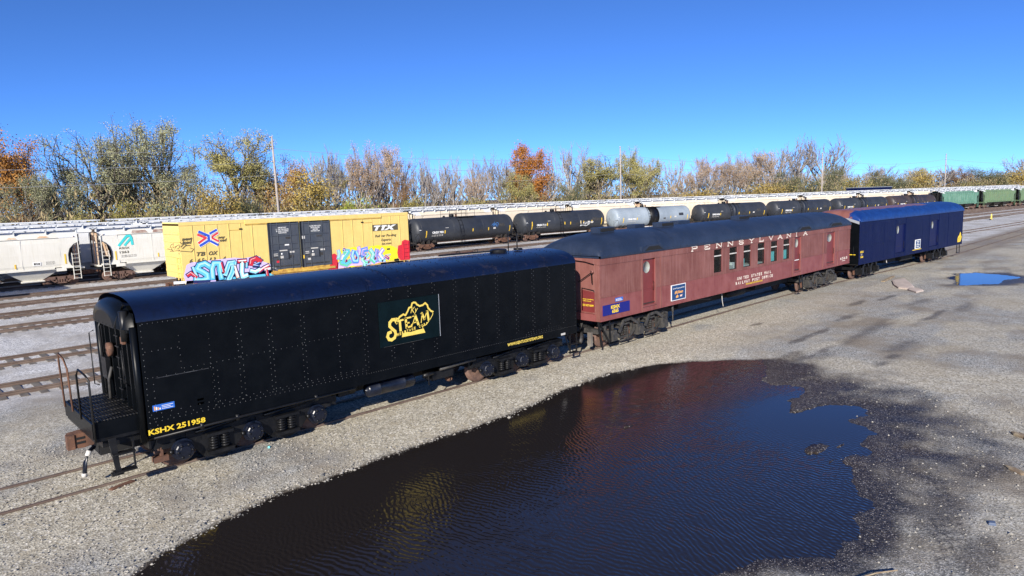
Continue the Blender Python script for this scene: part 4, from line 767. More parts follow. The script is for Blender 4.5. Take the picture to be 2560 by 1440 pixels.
# ------------------------------------------------------------------ tank cars
def make_tank(mat, rails=True, number='CRGX 7051'):
    T = thing('tank_car', 'tank car', 'tank car')
    zc, r, hl = 2.33, 1.5, 8.15; m = MB()
    prof = []
    for k in range(9): t = k / 8 * math.pi / 2; prof.append((max(.02, r * math.sin(t) ** .8), -hl + .62 * (1 - math.cos(t))))
    for x in (-7.2, -4.6, -2.4, -2.37, 0, 2.37, 2.4, 4.6, 7.2): prof.append((r + (.012 if abs(x) < 2.39 else 0), x))
    prof += [(a, -b) for a, b in prof[:9][::-1]]
    m.lathe(prof, (0, 0, zc), 'x', mat, 44)
    for x in (-7.3, -2.4, 2.4, 7.3): m.lathe([(r - .02, -.02), (r + .018, -.02), (r + .018, .02), (r - .02, .02)], (x, 0, zc), 'x', mat, 44)
    m.build('tank', T)
    u = MB(); g = 'frame'
    for s in (-1, 1):
        u.box(*sorted((s * 4.9, s * 8.75)), -.4, .4, .62, .98, g); u.box(*sorted((s * 8.3, s * 8.7)), -1.45, 1.45, .95, 1.08, g)
        for x in (s * 6.0, s * 6.8): u.box(x - .12, x + .12, -1.0, 1.0, .7, 1.25, g)
        for y in (-1.42, 1.42):
            u.tube([(s * 8.6, y, 1.0), (s * 8.6, y, 1.95), (s * 7.9, y, 2.05), (s * 7.65, y, 1.95), (s * 7.55, y, 1.05)], .022, g, 5)
            u.bar((s * 8.65, y, .45), (s * 8.65, y, 1.05), .03, .03, g); u.bar((s * 8.25, y, .45), (s * 8.25, y, 1.05), .03, .03, g); u.box(*sorted((s * 8.22, s * 8.68)), y - .04, y + .04, .46, .49, g)
        u.box(*sorted((s * 5.2, s * 5.3)), -1.35, 1.35, .9, 1.2, g)
    u.box(-5.5, 5.5, -.2, .2, .55, .8, g); u.box(-4.9, 4.0, -1.3, -1.18, .72, .86, 'offwhite'); u.box(-5.0, 5.4, -1.35, -1.2, .88, .92, 'rust')
    for x in (-2.2, 2.9): u.bar((x, -1.3, .85), (x - .15, -1.25, 1.3), .03, .03, g)
    u.build('underframe', T)
    for s in (-1, 1): freight_truck(T, s * 6.4, 'rust')
    coupler(T, 8.75, 1); coupler(T, -8.75, -1)
    L = MB()
    for x in (-.45, .05): L.bar((x - 1.05, -1.62, .5), (x - 1.05, -1.62, 2.3), .035, .035, 'gear')
    arcp = [(-1.62, 2.3), (-1.5, 2.8), (-1.2, 3.4), (-.75, 3.85)]
    for x in (-1.5, -1.0):
        for p, q in zip(arcp[:-1], arcp[1:]): L.bar((x, *p), (x, *q), .035, .035, 'gear')
    for z in np.arange(.55, 2.4, .3): L.box(-1.5, -1.0, -1.65, -1.61, z, z + .025, 'gear')
    for p in arcp[1:]: L.box(-1.5, -1.0, p[0] - .03, p[0] + .01, p[1], p[1] + .03, 'gear')
    L.build('ladder', T)
    d = MB(); d.lathe([(.32, 0), (.32, .28), (.28, .34), (.05, .36)], (-1.6, 0, 3.8), 'z', 'gear', 14); d.lathe([(.12, 0), (.12, .35), (.05, .4)], (-1.05, -.2, 3.8), 'z', 'rust', 10); flush(d, 'manway', T)
    d.box(-1.2, 1.6, -.9, -.35, 3.78, 3.83, 'gear'); d.box(-2.4, .2, .35, .9, 3.78, 3.83, 'gear'); flush(d, 'walkway', T); d.tube([(-6.1, 0, 3.8), (-6.1, 0, 4.02), (-5.9, 0, 4.02)], .03, 'gear', 5); flush(d, 'vent_pipe', T); d.box(-2.9, -2.7, -.1, .1, 3.8, 4.0, 'gear'); flush(d, 'valve', T)
    if rails:
        for x, y in ((-2.6, -.9), (-1.7, -.9), (-.7, -.9), (.2, -.9), (1.5, -.9), (-2.6, .9), (1.5, .9), (0, .9)): d.bar((x, y, 3.6), (x, y, 4.62), .03, .03, 'gear')
        for y in (-.9, .9):
            for z in (4.6, 4.25): d.bar((-2.6, y, z), (1.5, y, z), .025, .025, 'gear')
    else:
        wb = .95 if mat == 'tankgrey' else .3
        d.lathe([(1.50, -wb), (1.522, -wb), (1.522, wb), (1.50, wb)], (-.2, 0, zc), 'x', 'gear' if mat == 'tankgrey' else 'slatelow', 44)
        for p in (-1.15, .75): d.lathe([(1.515, -.03), (1.55, -.03), (1.55, .03), (1.515, .03)], (p, 0, zc), 'x', 'gear', 40)
    d.build('safety_railing' if rails else 'jacket_band', T)
    k = MB(); rr = 1.512
    def onside(x, z, w, h, mt):
        n = max(1, int(h / .15)); vv = []
        for i in range(n + 1):
            zz = z + h * i / n; yy = -math.sqrt(max(.01, rr * rr - (zz - zc) ** 2)) - .006; vv += [(x, yy, zz), (x + w, yy, zz)]
        k.add(vv, [(2 * i, 2 * i + 1, 2 * i + 3, 2 * i + 2) for i in range(n)], mt)
    for x, z, h in ((-6.75, 1.55, .8), (-3.95, 1.9, .38), (.55, 1.9, .38), (3.2, 1.9, .38), (7.0, 1.6, .75)): onside(x, z, .14, h, 'mark_yel'); flush(k, 'reflector_strip', T)
    for q in ((5.1, 2.28, 1.0, .42, 'geargrey' if mat != 'tankgrey' else 'tankblack'), (4.1, 2.02, .42, .22, 'offwhite'), (1.7, 1.85, .5, .2, 'geargrey'), (-7.75, 2.45, .3, .06, 'white'), (-4.5, 1.98, .3, .22, 'geargrey'), (-3.8, 2.55, .5, .05, 'offwhite')): onside(*q); flush(k, 'data_panel', T)
    yl = -math.sqrt(rr * rr - .25 ** 2) - .03
    k.text(number, -5.85, 1.98, .24, yl, 'white', 1.75, 0, .05)
    for j in range(2): k.text('LD LMT 201 300 LBS', -5.85, 1.76 - j * .13, .08, -math.sqrt(rr * rr - (.5 + j * .12) ** 2) - .02, 'offwhite', 1.7, 0, .02)
    k.build('lettering', T)
    return T

# ------------------------------------------------------------------ covered hoppers
def make_hopper(body, top, end='hopend', ribs=False, lo=None, smooth=True):
    T = thing('hopper_car', 'covered hopper', 'hopper car'); lo = lo or body
    e = 7.45; b = 6.05; m = MB(); zs = 4.42
    prof = [(-1.42, 1.42), (-1.5, 1.75), (-1.52, 2.6), (-1.5, 3.5), (-1.46, 3.85)]
    full = prof + [(-1.40, 3.87), (-.95, 4.25), (-.5, 4.38), (0, zs)]; full = full + [(-y, z) for y, z in full[:-1][::-1]]
    m.extrude_x(full, [-b, -b / 2, 0, b / 2, b], body, False, True)
    for s in (-1, 1):
        X = lambda v: s * v
        roofp = [p for p in full if p[1] >= 3.84]
        m.extrude_x(roofp, [X(b), X(e)], top, False, False)
        for y in (-1, 1):
            cut = [(X(b - .02), 1.45), (X(b), 3.86), (X(e), 3.86), (X(e), 3.5), (X(e - .4), 3.3), (X(e - .72), 2.95), (X(e - .85), 2.5), (X(e - .85), 1.95), (X(e - .72), 1.62), (X(e - .5), 1.45)]
            m.poly_xz(cut, y * 1.5, body)
            fr = cut[3:]
            for p, q in zip(fr[:-1], fr[1:]): m.bar((p[0], y * 1.5, p[1]), (q[0], y * 1.5, q[1]), .12, .05, 'slatelow' if end == 'hopend' else body)
            m.box(*sorted((X(b - .5), X(e))), *sorted((y * 1.44, y * 1.53)), 1.38, 1.52, body)
        m.add([(X(e - .35), -1.45, 4.0), (X(e - .35), 1.45, 4.0), (X(e - .75), 1.45, 2.05), (X(e - .75), -1.45, 2.05)], [(0, 1, 2, 3)], end); m.add([(X(e - .75), 1.45, 2.05), (X(e - .75), -1.45, 2.05), (X(e - 1.5), -1.45, 1.5), (X(e - 1.5), 1.45, 1.5)], [(0, 1, 2, 3)], 'dark')
        m.add([(X(b), -1.48, 1.5), (X(b), 1.48, 1.5), (X(b), 1.48, 3.9), (X(b), -1.48, 3.9)], [(0, 1, 2, 3)], end)
        for y in (-1.35, -.5, .5, 1.35): m.box(*sorted((X(e - .06), X(e + .04))), y - .06, y + .06, 1.35, 4.1, 'slatelow' if abs(y) > 1 else end)
        m.box(*sorted((X(e - 1.4), X(e + .25))), -1.3, 1.3, 1.12, 1.26, 'dark'); m.box(*sorted((X(e - .02), X(e + .2))), -1.45, 1.45, 1.28, 1.40, body)
    m.box(-b, b, -1.53, -1.45, 1.36, 1.5, body); m.box(-b, b, 1.45, 1.53, 1.36, 1.5, body); m.box(-e, e, -1.49, -1.452, 3.85, 3.875, 'slatelow' if smooth else body)
    if ribs:
        for x in np.arange(-b, b + .1, .9):
            for y in (-1, 1): m.box(x - .05, x + .05, *sorted((y * 1.5, y * 1.6)), 1.45, 3.9, body)
    else:
        for x in (-3.4, 0, 3.4): m.box(x, x + .03, -1.525, -1.515, 1.5, 3.8, body)
    m.build('body', T)
    r = MB()
    top_arc = [p for p in full if p[1] > 4.2]; r.extrude_x([(y * 1.001, z + .012) for y, z in top_arc], [-e, -e / 2, 0, e / 2, e], top, False, False)
    for k in range(7): x = -6 + k * 2; r.box(x - .65, x + .65, -.3, .3, zs, zs + .09, top); r.box(x - .05, x + .05, -.36, .36, zs + .05, zs + .11, 'walk')
    for y in (-.86, .86):
        r.box(-e - .2, e + .2, y - .24, y + .24, 4.56, 4.59, 'walk'); r.box(-e - .2, e + .2, y - .26, y - .24, 4.54, 4.62, 'hopwhite'); r.box(-e - .2, e + .2, y + .24, y + .26, 4.54, 4.62, 'hopwhite')
        for x in np.linspace(-e, e, 8): r.box(x - .04, x + .04, y - .2, y + .2, 4.2, 4.56, top); r.bar((x, y * 1.28, 4.2), (x, y * 1.28, 4.6), .08, .05, 'walk')
    for x in (-e - .05, e + .05): r.box(x - .2, x + .2, -1.1, 1.1, 4.49, 4.52, 'walk')
    r.build('roof_walkway', T)
    for x in (-4.1, 0, 4.1):
        h = MB(); x0, x1 = x - 1.95, x + 1.95
        h.add([(x0, -1.35, 1.40), (x1, -1.35, 1.40), (x1, 1.35, 1.40), (x0, 1.35, 1.40), (x - .6, -.75, .5), (x + .6, -.75, .5), (x + .6, .75, .5), (x - .6, .75, .5)], [(0, 1, 5, 4), (1, 2, 6, 5), (2, 3, 7, 6), (3, 0, 4, 7), (4, 5, 6, 7)], lo)
        h.box(x - .75, x + .75, -.9, .9, .38, .52, lo); h.box(x - .8, x + .8, -.95, -.9, .42, .48, 'offwhite'); h.build('discharge_bay', T)
    for s in (-1, 1):
        freight_truck(T, s * 6.0, 'wheelrust'); coupler(T, s * 7.75, s)
        L = MB()
        for x in (e - .12, e - .62): L.bar((s * x, -1.6, .45), (s * x, -1.55, 4.2 if x > e - .3 else 2.6), .05, .05, body)
        for z in np.arange(.5, 2.6, .33): L.box(*sorted((s * (e - .12), s * (e - .62))), -1.63, -1.58, z, z + .03, body)
        flush(L, 'ladder', T)
        for z in np.arange(2.6, 4.2, .33): L.box(*sorted((s * (e - .02), s * (e + .03))), -1.6, -1.2, z, z + .03, body)
        L.build('end_ladder', T)
        v = MB(); v.box(*sorted((s * 6.35, s * 5.65)), -1.56, -1.50, 1.18, 1.45, body); v.build('jack_plate', T)
    return T
def hopper_letters(T, kind):
    k = MB(); y = -1.536
    if kind == 'a':
        k.stroke([(-6.0, 2.95), (-5.35, 3.72), (-5.1, 3.75), (-5.0, 3.55), (-4.95, 3.0)], .2, y, 'teal_logo'); k.stroke([(-5.55, 2.95), (-5.12, 3.45)], .18, y - .003, 'teal_logo')
        k.text('ASHX', -6.05, 2.63, .18, y, 'darktextshade', .85, 0, .02); k.text('1263', -6.0, 2.28, .19, y, 'darktextshade', .72, 0, .02)
        for i in range(2): k.text('LD LMT 200 LT WT', -5.9, 2.05 - i * .12, .07, y, 'geargrey', 1.2, 0, .01)
        for x, h in ((-6.35, .75), (-3.0, .35)): k.box(x, x + .1, y, y + .004, 1.75, 1.75 + h, 'mark_yel')
        flush(k, 'lettering', T)
    else:
        k.box(4.1, 4.65, y, y + .004, 1.75, 2.05, 'white'); k.box(4.18, 4.3, y - .004, y, 1.82, 1.98, 'dark'); k.box(4.34, 4.42, y - .004, y, 1.82, 1.98, 'dark'); k.box(4.46, 4.58, y - .004, y, 1.82, 1.96, 'dark')
        for i in range(3): k.text('BLT 03 20 CAPY', 5.0, 1.98 - i * .09, .05, y, 'geargrey', .6, 0, .01)
        for x, h in ((2.9, .35), (6.3, .8)): k.box(x, x + .1, y, y + .004, 1.62 if h < .5 else 1.75, (1.62 if h < .5 else 1.75) + h, 'mark_yel')
        flush(k, 'lettering', T)
    if kind == 'a':
        for x0, x1 in ((-4.9, -3.6), (-3.2, -1.9), (-1.4, -.2), (1, 2)):
            pts = [(x0, -1.36, 3.93), (x1, -1.36, 3.93), (x1 - .1, -1.08, 4.16), (x0 + .15, -1.08, 4.16)]
            k.add([(p[0], p[1] - .012, p[2] + .008) for p in pts], [(0, 1, 2, 3)], 'ruststain')
    else:
        for x0, x1 in ((-5, -3.6), (-1.5, -.6), (1.2, 1.7), (2.6, 3.3), (4.6, 5.4)): k.add([(x0, -1.375, 3.93), (x1, -1.375, 3.93), (x1 - .15, -1.20, 4.07), (x0 + .2, -1.20, 4.07)], [(0, 1, 2, 3)], 'hopend')
    k.build('rust_stain', T)

# ------------------------------------------------------------------ tracks
def make_track(name, f, x0, x1, label, z=.05, sleepers=True, group='yard tracks', h=.15):
    T = thing(name, label, 'railway track', (x0, float(f(x0)), 0), 0, group); O = (x0, float(f(x0)), 0)
    xs = np.concatenate([np.arange(x0, min(x1, 110), 2.0), np.arange(max(x0, 110), x1 + .1, 6.0)])
    ys = f(xs); dx = np.gradient(ys, xs); nn = 1 / np.sqrt(1 + dx * dx)
    for s in (-.752, .752):
        m = MB(); cx = xs - dx * nn * s; cy = ys + nn * s
        for w, za, zb in ((.036, z - .04, z), (.012, z - .12, z - .04), (.07, z - .15, z - .12)):
            vv = []
            for i in range(len(xs)):
                for sy, zz in ((-w, za), (w, za), (w, zb), (-w, zb)): vv.append((cx[i] - dx[i] * nn[i] * sy, cy[i] + nn[i] * sy, zz))
            m.add(vv, [(i * 4 + k, (i + 1) * 4 + k, (i + 1) * 4 + (k + 1) % 4, i * 4 + (k + 1) % 4) for i in range(len(xs) - 1) for k in range(4)], 'rail')
        m.build('rail', T, O)
    if sleepers:
        m = MB(); rng = random.Random(int(x0 * 7 + ys[0] * 13))
        for x in np.arange(x0 + .3, min(x1, 150), .56):
            y = float(f(x)); t = float(f(x + .1) - f(x - .1)) / .2; L = 1.28 + rng.uniform(-.06, .06); jz = rng.uniform(-.02, .012); jx = rng.uniform(-.04, .04)
            m.bar((x + jx + t * L, y - L, z - .19 + jz), (x + jx - t * L, y + L, z - .19 + jz), .23, .14, 'sleeper')
        m.build('sleepers', T, O, 'stuff')
    return T
# ------------------------------------------------------------------ ground
def vnoise(x, y, s, seed):
    x = np.asarray(x) / s + seed * 17.3; y = np.asarray(y) / s - seed * 9.1
    i = np.floor(x); j = np.floor(y); u = x - i; v = y - j; u = u * u * (3 - 2 * u); v = v * v * (3 - 2 * v)
    h = lambda a, b: np.mod(np.sin(a * 127.1 + b * 311.7 + seed * 74.7) * 43758.5453, 1.0)
    return (h(i, j) * (1 - u) + h(i + 1, j) * u) * (1 - v) + (h(i, j + 1) * (1 - u) + h(i + 1, j + 1) * u) * v
def fbm(x, y, s, seed, o=4): return sum(vnoise(x, y, s / 2**k, seed + k) * .5**(k + 1) for k in range(o)) / (1 - .5**o)
def sst(a, b, x): t = np.clip((x - a) / (b - a), 0, 1); return t * t * (3 - 2 * t)
def sdf(px, py, poly):
    d = np.full(px.shape, 1e9); ins = np.zeros(px.shape, bool); n = len(poly)
    for k in range(n):
        ax, ay = poly[k]; bx, by = poly[(k + 1) % n]; ex, ey = bx - ax, by - ay
        t = np.clip(((px - ax) * ex + (py - ay) * ey) / (ex * ex + ey * ey), 0, 1)
        d = np.minimum(d, np.hypot(px - ax - t * ex, py - ay - t * ey))
        c = ((ay > py) != (by > py)) & (px < (bx - ax) * (py - ay) / ((by - ay) if by != ay else 1e-9) + ax); ins ^= c
    return np.where(ins, -d, d)
PUD = [(2.2, -5.9), (2.61, -5.06), (3.34, -4.52), (4.45, -4.19), (5.72, -3.88), (7.65, -3.84), (8.85, -3.71), (10.72, -3.72), (12.65, -3.69), (15.13, -3.27), (17.78, -3.08), (19.88, -3.75), (21.68, -5.08), (22.6, -6.2), (20.9, -7.2), (20.0, -7.8), (20.1, -8.6),
       (19.2, -9.0), (18.2, -9.0), (18.1, -9.4), (18.8, -10.0), (19.1, -10.6), (17.8, -10.9), (17.0, -11.6), (16.33, -12.2), (14.9, -12.2), (14.16, -12.45), (12.84, -12.52), (11.79, -12.96), (10.84, -12.93), (10.03, -12.22), (8.89, -11.86), (7.0, -12.2), (4.0, -11.5), (2.0, -9.0)]
PUD2 = [(50.59, -5.52), (53.1, -5.28), (54.1, -6.1), (53.6, -7.4), (52.47, -8.78), (50.6, -8.3), (48.75, -8.42), (47.6, -7.5), (47.08, -6.75)]
ZW = -0.15
def ground_fields(x, y):
    d1 = sdf(x, y, PUD); d2 = sdf(x, y, PUD2)
    rag = sst(8, 14, x) * sst(-6.0, -8.0, y)             # broken shoreline away from the track
    wob = (fbm(x, y, 1.1, 3) - .5) * (.25 + 1.15 * rag) + (fbm(x, y, .3, 8) - .5) * (.12 + .25 * rag)
    d = np.minimum(d1 + wob, d2 + (fbm(x, y, .9, 5) - .5) * .7)
    base = -.055 + (fbm(x, y, 3.5, 11) - .5) * .05 + (fbm(x, y, .5, 12) - .5) * .025
    base = base + sst(3, 9, y) * (-.045 + (fbm(x, y, .45, 31) - .5) * .05)
    side = 1.5 + 1.0 * rag
    z = ZW + (base - ZW) * sst(0, 1, d / side + .12 * (d > 0)) + np.where(d < 0, .38 * np.maximum(d, -1.2) / 1.2, 0)
    for ix, iy, rx, ry, a in ((15.4, -10.94, .45, .22, .36), (18.1, -9.45, .9, .2, .2), (13.86, -6.77, .3, .08, .42), (15.2, -11.8, .2, .12, .3), (14.9, -11.5, .12, .06, .2), (16.0, -11.3, .2, .08, .2)):
        z = np.where(z < ZW + .03, np.minimum(z + 2.2 * a * np.exp(-(((x - ix) / rx)**2 + ((y - iy) / ry)**2)), ZW + .008 + .03 * vnoise(x, y, .1, 9)), z)
    z = z - .05 * sst(1.2, .2, np.abs(y)) * (x < 44) * 0
    # wet margin: narrow on the track side, wide and patchy on the far side
    wid = .16 + rag * 5.5 * fbm(x, y, 2.2, 21)**1.45
    wet = sst(1.0, .25, np.clip(d, 0, None) / wid + (fbm(x, y, .5, 23) - .5) * .55 * (d > 0))
    for ix, iy, rx, ry in ((20.0, -12.0, 1.3, .55), (24.6, -7.4, 1.2, .22), (26.6, -6.0, 1.5, .25), (28.5, -6.0, 1.3, .2), (32.2, -5.6, 1.2, .3), (23.5, -7.0, 1.0, .5), (46.2, -6.6, 1.3, .7), (39.2, -5.2, 1.5, .25), (36.5, -4.6, 1.2, .3), (13.2, -13.9, 2.2, .5), (11.5, -13.4, 1.2, .5), (16.0, -13.0, 1.6, .4), (18.5, -12.2, 1.5, .4), (12.2, -14.8, .9, .4), (25, -9.6, 1.2, .3), (35, -8.5, 2.5, .25), (28.3, -3.2, .5, .2)):
        q = np.exp(-((((x - ix) * .8 - (y - iy) * .6 * .3) / rx)**2 + ((y - iy) / ry)**2)); wet = np.maximum(wet, sst(.32, .85, q * (.15 + 1.55 * fbm(x + .6 * y, y * 1.6, .8, 27))) * .62)
    tx, ty = .93, .37                                     # tyre tracks pressed into the mud
    al = (x - 11.5) * tx + (y + 14.6) * ty; pe = -(x - 11.5) * ty + (y + 14.6) * tx
    for o in (0.0, .95): wet = np.maximum(wet, sst(.34, .2, np.abs(pe - o + .25 * np.sin(al * .5))) * sst(-1, 1, al) * sst(7.5, 4.5, al) * (.55 + .45 * np.sin(pe * 46)) * (.45 + .8 * fbm(x, y, .7, 61)))
    tan = sst(-5.5, -3.0, y + (fbm(x, y, 3, 41) - .5) * 2.5) * sst(9, 4, y) * sst(48, 24, x) * sst(.28, .50, fbm(x, y, 2.2, 43) + sst(5, 9, x) * .22 - .06)
    tan = np.maximum(tan, sst(.52, .72, fbm(x, y, 4.0, 47)) * .7 * (y < 6))
    rut = np.exp(-((y + 6.6 + .9 * np.sin(x * .07) + (fbm(x, y, 5, 71) - .5)) / .35)**2) + np.exp(-((y + 8.6 + .9 * np.sin(x * .07) + (fbm(x, y, 5, 71) - .5)) / .35)**2)
    wet = np.maximum(wet, rut * sst(20, 26, x) * sst(75, 45, x) * sst(.42, .7, fbm(x * .35, y, 1.2, 73)) * .55)
    tan = np.maximum(tan, sst(.50, .66, fbm(x * .5, y * 1.4, 1.6, 79)) * .55 * (y < 6) * sst(10, 16, x))
    yard = sst(7.5, 9.5, y + (fbm(x, y, 2, 51) - .5) * 2) * sst(0, -3, y - row1(x) - 11)
    yard = np.maximum(yard, sst(62, 72, x) * sst(-1.0, 1.2, y) * sst(0, -3, y - row1(x) - 11))
    litter = sst(10.5, 14, y - row1(x))
    litter = np.maximum(litter, .55 * sst(62, 68, x) * sst(2.6, 1.4, np.abs(y + 1.6)))
    return z, wet, tan, yard, litter
def build_ground():
    seg = lambda a, b, s: np.arange(a, b, s)
    xs = np.concatenate([[-4000, -2000, -900, -400, -200, -100], seg(-60, -4, 3), seg(-4, 24, .11), seg(24, 34, .16), seg(34, 60, .3), seg(60, 140, 1.2), seg(140, 400, 8), [450, 550, 700, 1000, 1600, 2600, 4500]])
    ys = np.concatenate([[-4000, -2000, -900, -400, -200, -100, -60, -40, -28, -22], seg(-19, -15.4, .3), seg(-15.4, 3, .1), seg(3, 12, .3), seg(12, 72, .7), seg(72, 160, 4), [180, 240, 350, 600, 1000, 2000, 4500]])
    X, Y = np.meshgrid(xs, ys, indexing='ij'); z, wet, tan, yard, lit = ground_fields(X, Y)
    nx, ny = X.shape; co = np.stack([X, Y, z], -1).reshape(-1, 3)
    idx = np.arange(nx * ny).reshape(nx, ny); fa = np.stack([idx[:-1, :-1], idx[1:, :-1], idx[1:, 1:], idx[:-1, 1:]], -1).reshape(-1, 4)
    me = bpy.data.meshes.new('ground'); me.vertices.add(len(co)); me.vertices.foreach_set('co', co.ravel()); me.loops.add(fa.size); me.loops.foreach_set('vertex_index', fa.ravel().astype(np.int32))
    me.polygons.add(len(fa)); me.polygons.foreach_set('loop_start', np.arange(0, fa.size, 4, dtype=np.int32)); me.polygons.foreach_set('use_smooth', np.ones(len(fa), bool)); me.update(calc_edges=True)
    for n, v in (('wet', wet), ('tan', tan), ('yard', yard), ('litter', lit)): me.attributes.new(n, 'FLOAT', 'POINT').data.foreach_set('value', v.ravel().astype(np.float32))
    ob = bpy.data.objects.new('ground', me); COL.objects.link(ob); tag(ob, 'pale gravel yard ground with grey stone and wet dark patches', 'ground', None, 'structure')
    m, nt, b = principled('yard_gravel'); v = coords(nt)
    at = lambda n: node(nt, 'Attribute', attribute_name=n).outputs['Fac']
    def vor(scale):
        n = node(nt, 'TexVoronoi', Scale=scale, Randomness=1.0); n.feature = 'F1'; nt.links.new(v, n.inputs['Vector']); s = nt.nodes.new('ShaderNodeSeparateColor'); nt.links.new(n.outputs['Color'], s.inputs[0]); return s.outputs[0], s.outputs[1], n.outputs['Distance']
    a0, a1, ad = vor(24); b0, b1, bd = vor(60); big = noise(nt, v, .35, 4); med = noise(nt, v, 2.2, 5, .7); fine = noise(nt, v, 11, 3, .7)
    grey = mixrgb(nt, a0, (.075, .082, .082), (.46, .465, .445)); grey = mixrgb(nt, ramp(nt, med, .4, .7), grey, (.27, .245, .205)); grey = mixrgb(nt, ramp(nt, b0, .72, .92), grey, (.70, .68, .64)); grey = mixrgb(nt, ramp(nt, big, .45, .64), grey, mixrgb(nt, b1, (.15, .13, .105), (.40, .35, .28)))
    tanc = mixrgb(nt, ramp(nt, a0, .0, 1.0), (.25, .22, .165), (.70, .65, .52)); tanc = mixrgb(nt, ramp(nt, a1, .86, .96), tanc, (.84, .79, .69)); tanc = mixrgb(nt, ramp(nt, med, .52, .72), tanc, (.42, .365, .265))
    bal = mixrgb(nt, a0, (.26, .26, .265), (.92, .91, .89)); bal = mixrgb(nt, ramp(nt, big, .42, .66), bal, (.40, .375, .34)); bal = mixrgb(nt, ramp(nt, med, .58, .75), bal, (.30, .26, .23))
    lit_ = mixrgb(nt, ramp(nt, fine, .35, .65), (.13, .095, .07), (.24, .18, .13))
    c = mixrgb(nt, at('tan'), grey, tanc); c = mixrgb(nt, at('yard'), c, bal); c = mixrgb(nt, at('litter'), c, lit_)
    dk = mixrgb(nt, 1.0, c, mixrgb(nt, ramp(nt, a0, .15, .9), (.10, .085, .085), (.16, .14, .13)), 'MULTIPLY'); stone = mixrgb(nt, ramp(nt, b1, .90, .97), dk, (.42, .39, .36))
    wetv = at('wet'); c = mixrgb(nt, wetv, c, stone); nt.links.new(c, b.inputs['Base Color'])
    rr = node(nt, 'MapRange'); rr.inputs[3].default_value = .95; rr.inputs[4].default_value = .45; nt.links.new(wetv, rr.inputs[0]); nt.links.new(rr.outputs[0], b.inputs['Roughness'])
    b.inputs['Specular IOR Level'].default_value = .25
    mx = nt.nodes.new('ShaderNodeMath'); mx.operation = 'ADD'; nt.links.new(ad, mx.inputs[0]); nt.links.new(fine, mx.inputs[1])
    bp = node(nt, 'Bump', Strength=.55, Distance=.014); nt.links.new(mx.outputs[0], bp.inputs['Height']); nt.links.new(bp.outputs[0], b.inputs['Normal'])
    me.materials.append(m)
    # water
    w, nt, b = principled('murky_water'); b.inputs['Base Color'].default_value = (.019, .0155, .0145, 1); b.inputs['Roughness'].default_value = .11; b.inputs['IOR'].default_value = 1.38; b.inputs['Specular IOR Level'].default_value = .95
    def waves(rot, scale, dist):
        tc = nt.nodes.new('ShaderNodeTexCoord'); mp = nt.nodes.new('ShaderNodeMapping'); mp.inputs['Rotation'].default_value = (0, 0, rot); nt.links.new(tc.outputs['Object'], mp.inputs[0])
        n = node(nt, 'TexWave', Scale=scale, Distortion=dist, Detail=2.0); n.inputs['Detail Scale'].default_value = .8; n.bands_direction = 'X'; nt.links.new(mp.outputs[0], n.inputs['Vector']); return n.outputs['Fac']
    w1 = waves(R(-14), 2.6, 9.0); w2 = waves(R(28), 3.0, 9.0); mk = noise(nt, coords(nt), .22, 2)
    hgt = mixrgb(nt, ramp(nt, mk, .35, .65), w1, w2)
    sp = nt.nodes.new('ShaderNodeSeparateXYZ'); nt.links.new(coords(nt), sp.inputs[0]); calm = node(nt, 'MapRange'); nt.links.new(sp.outputs[1], calm.inputs[0])
    for i_, v_ in ((1, -4.3), (2, -6.4), (3, .12), (4, 1.0)): calm.inputs[i_].default_value = v_
    hgt = mixrgb(nt, 1.0, hgt, calm.outputs[0], 'MULTIPLY')
    for px_, py_, r0, r1 in ((17.6, -9.9, 1.0, 3.4), (50.5, -7, 6, 9)):
        ds = node(nt, 'VectorMath', operation='DISTANCE'); nt.links.new(coords(nt), ds.inputs[0]); ds.inputs[1].default_value = (px_, py_, ZW); hgt = mixrgb(nt, 1.0, hgt, ramp(nt, ds.outputs['Value'], r0, r1), 'MULTIPLY')
    bp = node(nt, 'Bump', Strength=.42, Distance=.014); nt.links.new(hgt, bp.inputs['Height']); nt.links.new(bp.outputs[0], b.inputs['Normal'])
    for n, (xa, xb, ya, yb), lab in (('puddle_water', (1.5, 23.6, -15.5, -2.2), 'broad dark rippled puddle along the near side of the train'), ('puddle_water', (46.2, 55, -9.4, -4.4), 'small sky-blue puddle right of the navy baggage car')):
        q = MB(); q.add([(xa, ya, ZW), (xb, ya, ZW), (xb, yb, ZW), (xa, yb, ZW)], [(0, 1, 2, 3)], w); tag(q.build(n), lab, 'puddle', None, 'structure')
    # loose stones
    rng = np.random.default_rng(4); n = 26000
    px = np.concatenate([rng.uniform(.8, 9, n // 2), rng.uniform(6, 24, n // 4), rng.uniform(8, 22, n - n // 2 - n // 4)]); py = np.concatenate([rng.uniform(-6.5, 3.5, n // 2), rng.uniform(-5, -.6, n // 4), rng.uniform(-15.3, -6.5, n - n // 2 - n // 4)])
    qx = rng.uniform(2, 19, 90000); qy = rng.uniform(-6.0, -2.8, 90000); qz = ground_fields(qx, qy)[0]; kq = (qz > ZW - .045) & (qz < ZW + .02); qx, qy = qx[kq][:1500], qy[kq][:1500]; ns = len(qx)
    px = np.concatenate([px, qx]); py = np.concatenate([py, qy]); n = len(px); shore = np.arange(n) >= n - ns
    gz, wet, *_ = ground_fields(px, py); wet = np.where(shore, 0, wet); gz = np.where(shore, np.maximum(gz, ZW - .02), gz); keep = (gz > ZW - .03) & (np.abs(np.abs(py) - .72) > .09) & (rng.uniform(0, 1, n) > wet * .9); px, py, gz, shore = px[keep], py[keep], gz[keep], shore[keep]
    r = .009 + .022 * rng.uniform(0, 1, len(px))**3 + .02 * (rng.uniform(0, 1, len(px)) > .985) + shore * .022 * rng.uniform(0, 1, len(px))**2
